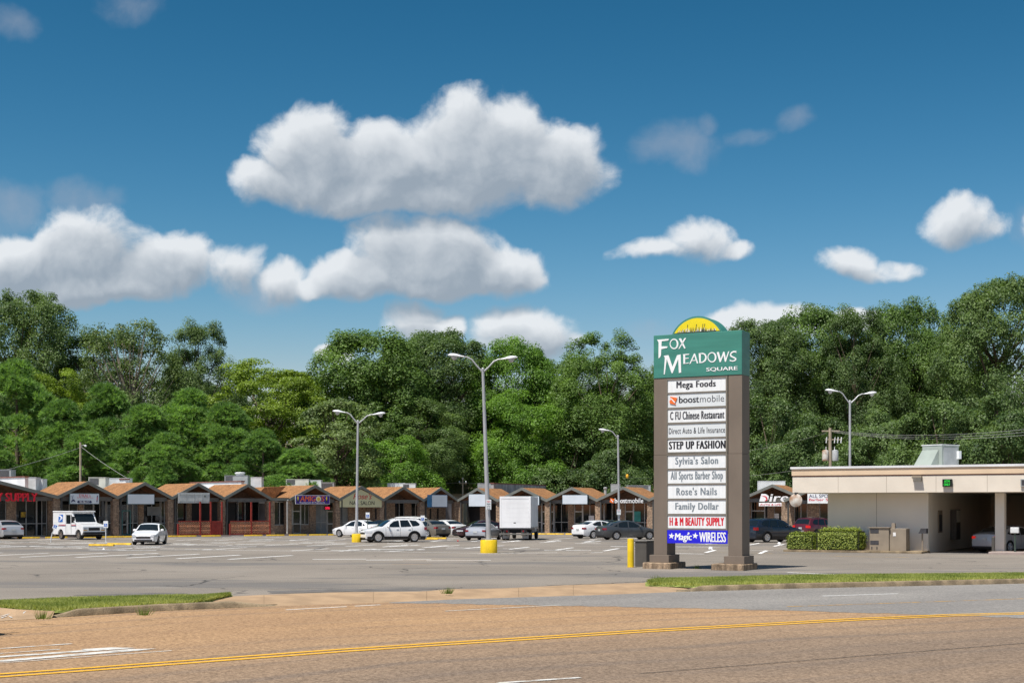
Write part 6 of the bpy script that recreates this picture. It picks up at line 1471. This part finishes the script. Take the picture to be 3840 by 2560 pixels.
def make_tree(seed, hgt, rx, mat, nclump=240, per=190, leaf=.34, rc=1.25, crown_lo=.22, lumpy=.22, flat=.75, droop=0.0, bark='bark', top_pow=1.0, limbs=12, up=.35, bough=.27):
    "tree of given height with crown radius rx, origin at the foot"
    rng = np.random.default_rng(seed); rd = random.Random(seed)
    root = link('tree', None)
    zlo, zhi = hgt * crown_lo, hgt; cz = (zlo + zhi) / 2; rz = (zhi - zlo) / 2
    # boughs first, then leaf clumps on the outer side of each bough
    nb = max(14, int(nclump / 11)); db = unit_dirs(rng, nb * 6)
    keep = [0]
    for i in range(1, len(db)):                       # spread the boughs evenly
        if len(keep) >= nb: break
        if np.min(np.linalg.norm(db[keep] - db[i], axis=1)) > 1.75 / math.sqrt(nb): keep.append(i)
    db = db[keep]; nb = len(db); rb = .78 * (.62 + .38 * rng.random(nb) ** .5) * (1 + lumpy * lump(db, seed + 5, 1.7))
    B = db * rb[:, None]; k0 = rng.integers(0, nb, nclump)
    dd = unit_dirs(rng, nclump) + .75 * db[k0] + np.array([0, 0, .35]); dd /= np.linalg.norm(dd, axis=1, keepdims=True)
    c = (B[k0] + dd * (bough * (.55 + .45 * rng.random(nclump)))[:, None] * np.array([1, 1, rx / rz * 1.15])) * np.array([rx, rx, rz])
    core = rng.random(nclump) < .14; c[core] = (unit_dirs(rng, nclump) * (.55 * rng.random(nclump) ** .5)[:, None] * np.array([rx, rx, rz]))[core]
    zz = c[:, 2] / rz
    sq = np.where(zz < 0, 1 - .28 * zz ** 2, 1 - (.10 * top_pow) * zz ** 2); c[:, 0] *= sq; c[:, 1] *= sq; c[:, 2] += cz
    # trunk and limbs
    m = MB(); tt = hgt * .62; wob = [(rd.uniform(-.3, .3), rd.uniform(-.3, .3)) for _ in range(6)]
    r0 = .028 * hgt * .75
    m.tube([(wob[k][0] * k / 5, wob[k][1] * k / 5, -.4 + tt * k / 5) for k in range(6)], [r0 * (1.15 - .16 * k) for k in range(6)], 9)
    idx = rng.choice(nclump, limbs * 3, replace=False)
    for j, i in enumerate(idx):
        t = c[i]; z0 = max(hgt * .16, min(tt * .98, t[2] - (abs(t[0]) + abs(t[1])) * .75)); a = Vector((wob[3][0] * .5, wob[3][1] * .5, z0)); b = Vector(t)
        mid = a.lerp(b, .5) + Vector((rd.uniform(-.4, .4), rd.uniform(-.4, .4), -.6)); rb = (r0 * .42 if j < limbs else r0 * .2)
        m.tube([a, mid, b], [rb, rb * .65, .03], 6, cap=False)
    m.build('trunk', bark, root, smooth=60)
    # leaves
    R = rc * (.65 + .7 * rng.random(nclump)); out = c - np.array([0, 0, cz]); out /= np.linalg.norm(out, axis=1, keepdims=True) + 1e-6
    tone_c = np.clip(.5 + .17 * rng.normal(size=nclump), 0, 1)
    k = np.repeat(np.arange(nclump), per); n = len(k)
    q = unit_dirs(rng, n) + .55 * out[k] + np.array([0, 0, up]); q /= np.linalg.norm(q, axis=1, keepdims=True)
    rr0 = R[k] * (.30 + .70 * rng.random(n) ** .55)
    P = c[k] + q * rr0[:, None] * np.array([1.12, 1.12, flat]); P[:, 2] -= droop * (np.linalg.norm(q[:, :2], axis=1) * rr0) ** 1.4
    N = q * .75 + .55 * unit_dirs(rng, n) + np.array([0, 0, .35]); N /= np.linalg.norm(N, axis=1, keepdims=True)
    leaf_object('crown', mat, P, N, leaf * (.65 + .7 * rng.random(n)), tone_c[k] + .16 * rng.normal(size=n), .62, root, rng)
    return root, float(np.percentile(P[:, 2], 99.8)), float(np.percentile(np.abs(P[:, :2]), 99.0))
def make_pine(seed, hgt, rx, nclump=150, per=34, crown_lo=.2):
    rng = np.random.default_rng(seed); rd = random.Random(seed); root = link('pine_tree', None); mat = 'leaf_pine'
    cs = []
    for i in range(nclump):
        f = rng.random() ** .85; z = hgt * (crown_lo + (1 - crown_lo) * f); rm = rx * (1.04 - f ** 1.7) * (.8 + .3 * rng.random()); a = rng.random() * 6.283; r = rm * (.55 + .45 * rng.random() ** .5); cs.append((math.cos(a) * r, math.sin(a) * r, z))
    c = np.array(cs)
    m = MB(); r0 = .020 * hgt; m.tube([(0, 0, -.4), (.1, .05, hgt * .5), (.05, 0, hgt * .97)], [r0, r0 * .7, .05], 9)
    for i in range(0, nclump, 3): t = Vector(c[i]); m.tube([(.08, 0, max(1, t.z - .5 - .35 * math.hypot(t.x, t.y))), t - Vector((0, 0, .15))], [.06, .025], 5, cap=False)
    m.build('trunk', 'bark', root, smooth=60)
    # tufts of needles: each clump holds tufts, each tuft a fan of thin faces
    k = np.repeat(np.arange(nclump), per); n = len(k); R = .85 + .65 * rng.random(nclump)
    q = unit_dirs(rng, n) + np.array([0, 0, .75]) + .5 * np.stack([c[k][:, 0], c[k][:, 1], 0 * k], 1) / rx; q /= np.linalg.norm(q, axis=1, keepdims=True)
    T = c[k] + q * (R[k] * (.45 + .55 * rng.random(n) ** .5))[:, None] * np.array([1.15, 1.15, .80])
    tone_t = .42 + .28 * q[:, 2] * 0 + .16 * rng.normal(size=n) + .12 * rng.normal(size=nclump)[k]
    nn = 11; kk = np.repeat(np.arange(n), nn); g = unit_dirs(rng, len(kk)) + .9 * q[kk] + np.array([0, 0, .5]); g /= np.linalg.norm(g, axis=1, keepdims=True)
    L = .42 * (.7 + .6 * rng.random(len(kk))); side = np.cross(g, unit_dirs(rng, len(kk))); side /= np.linalg.norm(side, axis=1, keepdims=True)
    V = np.empty((len(kk), 3, 3), np.float32); V[:, 0] = T[kk] - side * .045; V[:, 1] = T[kk] + side * .045; V[:, 2] = T[kk] + g * L[:, None]
    me = bpy.data.meshes.new('crown'); cnt = len(kk); me.vertices.add(cnt * 3); me.vertices.foreach_set('co', V.reshape(-1)); me.loops.add(cnt * 3); me.loops.foreach_set('vertex_index', np.arange(cnt * 3, dtype=np.int32)); me.polygons.add(cnt); me.polygons.foreach_set('loop_start', np.arange(0, cnt * 3, 3, dtype=np.int32))
    a = me.attributes.new('tone', 'FLOAT', 'POINT'); a.data.foreach_set('value', np.repeat(np.clip(tone_t[kk], 0, 1), 3).astype(np.float32)); me.materials.append(MAT(mat)); me.update(); me.validate()
    link('crown', me, root); return root
def place(root, px, Y, rz, sx, sz, label, group, first):
    o = root if first else copy_tree(root)
    o.location = (((px - CX) / F) * Y, Y, -.3); o.rotation_euler = (0, 0, rz); o.scale = (sx, sx, sz); tag(o, label, 'tree', group); return o
_used = set()
def tree(key, px, top, Y, width_px, rz, label, group='tall trees behind the shops'):
    root, hgt, rx = PROTO[key]; want = H - (top - HY) / F * Y + .3; sx = width_px / F * Y / (2 * rx * .92)
    o = place(root, px, Y, rz, sx, want / hgt, label, group, key not in _used); _used.add(key); return o
PROTO = {
 'oak_a': make_tree(11, 26, 8.5, 'leaf_dark', 600, 190, .24, 1.2, .10, .12, flat=.95, up=.25),
 'oak_b': make_tree(12, 27, 8.5, 'leaf_dark', 540, 190, .24, 1.2, .12, .15, flat=1.0, up=.3),
 'maple_a': make_tree(13, 24, 8.0, 'leaf_mid', 600, 190, .24, 1.15, .08, .12, flat=1.05, up=.3),
 'maple_b': make_tree(14, 20, 8.0, 'leaf_bright', 500, 190, .24, 1.15, .06, .14, flat=1.0, up=.3),
 'locust': make_tree(15, 18, 8.5, 'leaf_yellow', 360, 220, .235, 1.25, .08, .17, flat=.5),
 'sparse': make_tree(16, 24, 8.0, 'leaf_olive', 250, 100, .28, 1.35, .22, .14, bark='bark_pale', limbs=26, bough=.42),
 'hemlock': make_tree(17, 12, 4.6, 'leaf_olive', 240, 130, .22, 1.0, .04, .12, flat=.35, droop=.25),
 'poplar': make_tree(18, 24, 7.0, 'leaf_mid', 470, 190, .235, 1.0, .10, .17, flat=1.7, up=.7, bough=.36),
 'under': make_tree(19, 11, 6.0, 'leaf_dark', 260, 200, .23, 1.15, .02, .16),
 'under_b': make_tree(20, 11, 6.0, 'leaf_bright', 260, 200, .23, 1.15, .02, .16),
 'pine_a': (make_pine(31, 14, 4.2, 54, 90), 14, 4.2), 'pine_b': (make_pine(32, 13, 4.4, 50, 90), 13, 4.4),
}
T_ = tree
T_('oak_a', 80, 1100, 188, 400, 0.3, 'tall dark green tree at the far left edge of the picture')
T_('sparse', 490, 1205, 182, 400, 1.0, 'thin crowned tree with pale bare limbs showing left of centre')
T_('oak_b', 380, 1240, 194, 460, 2.2, 'dark green tree behind the thin crowned tree')
T_('oak_b', 750, 1208, 190, 310, 2.0, 'dark green tree with a drooping right side, left of the yellow green tree')
T_('locust', 1010, 1362, 172, 520, 0.0, 'yellow green spreading tree above the restaurant')
T_('locust', 190, 1390, 176, 330, 1.9, 'yellow green tree low between the two tall trees on the left')
T_('maple_a', 1400, 1246, 178, 500, .5, 'large round green tree left half of the big central crown')
T_('oak_a', 1620, 1238, 184, 460, 1.6, 'large dark green tree right half of the big central crown')
T_('oak_b', 1560, 1500, 172, 420, .9, 'dark green tree in front of the big central crown, above the inner corner')
T_('hemlock', 1260, 1500, 152, 330, .4, 'feathery olive tree behind the middle lamp post')
T_('maple_b', 1930, 1270, 184, 400, .2, 'green tree with an open top behind the tallest lamp post')
T_('maple_b', 1970, 1470, 176, 420, 2.4, 'bright green tree right of the tallest lamp post')
T_('poplar', 2270, 1245, 176, 400, .7, 'dark green tree with spiky shoots left of the tall sign')
T_('maple_a', 2130, 1330, 186, 380, 2.9, 'green tree between the tallest lamp post and the spiky tree')
T_('under_b', 1950, 1620, 172, 300, 0, 'bright low tree over the box truck')
T_('under', 2130, 1640, 171, 330, 1.0, 'dark low tree over the blank signs on the right shops')
T_('under', 2340, 1650, 168, 300, 2.0, 'dark low tree behind the single arm lamp post')
T_('under_b', 1480, 1640, 160, 320, 1.4, 'low leafy tree behind the nail salon roofs')
T_('under', 1700, 1660, 192, 280, 2.6, 'dark low tree behind the inner corner')
T_('oak_b', 2520, 1330, 186, 420, .2, 'dark tree hidden behind the tall sign')
T_('oak_a', 2860, 1196, 178, 380, 2.0, 'dark tree at the right edge of the tall sign')
T_('maple_a', 3070, 1155, 184, 400, 1.0, 'dark green tree over the transformer pole')
T_('oak_b', 3210, 1160, 176, 330, 1.5, 'dark tree over the lamp post behind the bank')
T_('maple_a', 3390, 1128, 182, 340, 3.9, 'tree with open sunlit top above the bank roof unit')
T_('oak_a', 3740, 1042, 168, 460, .9, 'tallest dark tree at the right edge above the bank')
T_('maple_a', 3560, 1240, 186, 330, 2.2, 'green tree in the gap left of the tallest right tree')
T_('under', 2880, 1490, 158, 360, .5, 'low dark tree over the insurance office')
T_('under', 3080, 1560, 154, 340, 1.7, 'low dark tree over the left end of the bank')
T_('under', 3300, 1540, 154, 360, 2.7, 'low dark tree right of the lamp post behind the bank')
T_('under', 3520, 1500, 144, 380, .2, 'low dark tree above the air handler')
T_('under', 3760, 1470, 142, 380, 3.3, 'low dark tree at the right edge under the tallest tree')
FAR = ['the left edge pines', 'the tall tree at the left edge', 'the thin crowned tree', 'the pines over the patios', 'the yellow green tree', 'the feathery olive tree', 'the big central crown', 'the tallest lamp post', 'the bright green tree',
       'the spiky topped tree', 'the tall sign', 'the transformer pole', 'the bank lamp post', 'the bank air handler', 'the tallest right tree']
for i, px in enumerate(range(-100, 3990, 290)):
    T_(('oak_a', 'oak_b', 'maple_a')[i % 3], px, 1430 + 40 * (i % 3), 205, 420, i * 1.3, 'far row tree behind ' + FAR[i], 'far row of trees')
PN = [(60, 1395, 158, 330, 'tall pine at the left edge'), (235, 1530, 152, 260, 'pine right of the left edge pine, over the first gable'), (400, 1478, 158, 280, 'pine with a high top behind the thin crowned tree'), (545, 1545, 150, 250, 'pine over the second gable'),
      (705, 1497, 154, 300, 'broad bright pine over the lattice patios'), (850, 1540, 152, 240, 'pine below the yellow green tree'), (985, 1635, 148, 230, 'low pine over the restaurant'), (1120, 1700, 146, 220, 'low pine beside the small pole with crossarms'), (-60, 1560, 148, 260, 'pine cut by the left edge'), (320, 1640, 146, 240, 'low pine beside the pale timber pole'), (620, 1650, 146, 240, 'low pine between the two patios')]
for i, (px, top, Y, w, d) in enumerate(PN): T_('pine_a' if i % 2 else 'pine_b', px, top, Y, w * 1.15, i * 1.1, d, 'pines behind the left shops')

# clipped hedges by the bank
def hedge(t0, t1, y0, y1, h, n, seed, label):
    rng = np.random.default_rng(seed); o = bthing('hedge', label, 'hedge', t0, y0, .1); w, d = t1 - t0, y1 - y0
    P = rng.random((n, 3)) * np.array([w, d, h]); f = rng.integers(0, 6, n); jit = .07 * rng.normal(size=n)
    N = np.zeros((n, 3))
    for i, (ax_, v, s) in enumerate(((0, 0, -1), (0, w, 1), (1, 0, -1), (1, d, 1), (2, h, 1), (2, h, 1))):
        k = f == i; P[k, ax_] = v + jit[k]; N[k, ax_] = s
    # rounded edges, lumpy faces
    c = np.array([w / 2, d / 2, h / 2]); r = (P - c) / c; e = np.clip(np.sort(np.abs(r), axis=1)[:, 1] - .62, 0, 1) * .42; P = c + (P - c) * (1 - e[:, None]); P += .035 * np.sin(P * 7.1 + seed)
    N = N + .75 * unit_dirs(rng, n) + np.array([0, 0, .25]); N /= np.linalg.norm(N, axis=1, keepdims=True)
    leaf_object('foliage', 'leaf_hedge', P, N, .085 * (.7 + .6 * rng.random(n)), .48 + .32 * rng.normal(size=n), .65, o, rng)
    MB().box(.07, w - .07, .07, d - .07, 0, h - .07).build('twigs', 'hedge_core', o)  # solid near-black core behind the leaves, showing in their gaps
pmat('hedge_core', (.018, .022, .010), .95, .3, 8)
ta, tb_, tc_ = bl(2950, -1.9), bl(3052, -1.9), bl(3226, -1.9)
hedge(ta, tb_ - .04, -1.85, -.75, .88, 8500, 3, 'low clipped hedge on the left by the bank kerb'); hedge(tb_ + .06, tc_, -1.95, -.65, 1.12, 16000, 4, 'taller clipped hedge against the bank front wall')

# mown grass on the verge
def grass(name, px0, px1, inset0, label, n, seed, ramp):
    rng = np.random.default_rng(seed); rows = []
    root = []
    px = px0 + (px1 - px0) * rng.random(n); t = rng.random(n); C = []
    for x, tt in zip(px, t):
        if x <= 3840: e, f_ = gp(x, lerp_poly(EDGE, max(0, x)), -.15), gp(x, lerp_poly(FRONT, max(0, x)), 0)
        else: k = (x - 3840) / 40.0; e, f_ = gp(3840, 2187, -.15) + dr * k, gp(3840, 2153, 0) + dr * k
        lo = .20 / max(.3, (f_ - e).length) + inset0(x); hi = 1.02
        if hi - lo < .05: continue
        q = e.lerp(f_, lo + (hi - lo) * tt); mound = .045 * math.sin(math.pi * min(1, tt * 1.0)) ** .7
        C.append((q.x, q.y, .0 + mound, tt))
    C = np.array(C); n = len(C); hgt = .075 * (.5 + 1.0 * rng.random(n)); an = rng.random(n) * 6.283; ln = .045 * rng.normal(size=(n, 2))
    V = np.empty((n, 3, 3), np.float32); w = .011
    V[:, 0] = C[:, :3] + np.stack([np.cos(an) * w, np.sin(an) * w, np.zeros(n)], 1); V[:, 1] = C[:, :3] - np.stack([np.cos(an) * w, np.sin(an) * w, np.zeros(n)], 1); V[:, 2] = C[:, :3] + np.concatenate([ln, hgt[:, None]], 1)
    me = bpy.data.meshes.new(name); me.vertices.add(n * 3); me.vertices.foreach_set('co', V.reshape(-1)); me.loops.add(n * 3); me.loops.foreach_set('vertex_index', np.arange(n * 3, dtype=np.int32)); me.polygons.add(n); me.polygons.foreach_set('loop_start', np.arange(0, n * 3, 3, dtype=np.int32))
    a = me.attributes.new('tone', 'FLOAT', 'POINT'); a.data.foreach_set('value', np.repeat(np.clip(.5 + .2 * rng.normal(size=n) + .30 * np.sin(C[:, 0] * 1.9 + C[:, 1] * 1.3) * np.sin(C[:, 0] * .7 - C[:, 1] * 2.1) + .35 * (C[:, 3] < .12), 0, 1), 3).astype(np.float32)); me.materials.append(MAT('leaf_grass')); me.update(); me.validate()
    o = link(name, me); o['kind'] = 'stuff'; o['label'] = label; o['category'] = 'grass'
    # turf bed under the blades
    return o
pmat('turf', (.24, .28, .07), .95, .3, 5)
def turf(px0, px1, inset0, extra=0):
    mb = MB(); xs = np.linspace(px0, px1, 40); pr = []
    for x in xs: pr.append((gp(x, lerp_poly(EDGE, max(0, x)), -.15), gp(x, lerp_poly(FRONT, max(0, x)), 0), inset0(x)))
    for k in range(extra): pr.append((gp(3840, 2187, -.15) + dr * 12 * (k + 1), gp(3840, 2153, 0) + dr * 12 * (k + 1), 0))
    for e, f_, i0 in pr:
        lo = min(1.0, .20 / max(.3, (f_ - e).length) + i0)
        for s in range(7):
            tt = s / 6; q = e.lerp(f_, lo + (1.02 - lo) * tt); mb.v.append((q.x, q.y, (.006 if 0 < s < 6 else -.06) + .04 * math.sin(math.pi * tt) ** .7))
    for i in range(len(pr) - 1):
        for s in range(6): mb.f.append((i * 7 + s, i * 7 + s + 1, (i + 1) * 7 + s + 1, (i + 1) * 7 + s)); mb.m.append(0)
    struct(mb.build('turf', 'turf', smooth=60))
inL = lambda x: .0 if 230 < x < 720 else (.55 * (230 - x) / 230 if x <= 230 else max(0, (x - 720) / 160.0))
inR = lambda x: .0 if x > 2640 else .55 * (2640 - x) / 240
turf(0, 872, inL); turf(2420, 3840, inR, 5)
grass('grass', 0, 872, inL, 'short mown grass on the left verge', 42000, 1, 0); grass('grass', 2430, 4100, inR, 'short mown grass on the right verge below the tall sign', 70000, 2, 0)
def weeds(px, py, n, seed, label, h=.22):
    rng = np.random.default_rng(seed); p = gp(px, py); m = MB()
    for i in range(n):
        a = rng.random() * 6.28; r = rng.random() * .16; x, y = math.cos(a) * r, math.sin(a) * r; hh = h * (.4 + .6 * rng.random()); w = .008; m.add([(x - w, y, -.02), (x + w, y, -.02), (x * 1.8 + .02, y * 1.8, hh)], [(0, 1, 2)])
    o = m.build('weed_tuft', 'leaf_grass', None, loc=p); tag(o, label, 'weeds')
weeds(1678, 2222, 60, 1, 'small weed tuft in the joint of the concrete apron', .2); weeds(2462, 2178, 60, 2, 'weed tuft at the back of the apron left of the right lawn', .25); weeds(2612, 2131, 50, 3, 'dry weed tuft between the footings of the tall sign', .2); weeds(543, 2302, 40, 4, 'weed tuft growing from the left kerb joint', .22); weeds(162, 2316, 50, 5, 'weed tuft beside the pale concrete pad', .25)
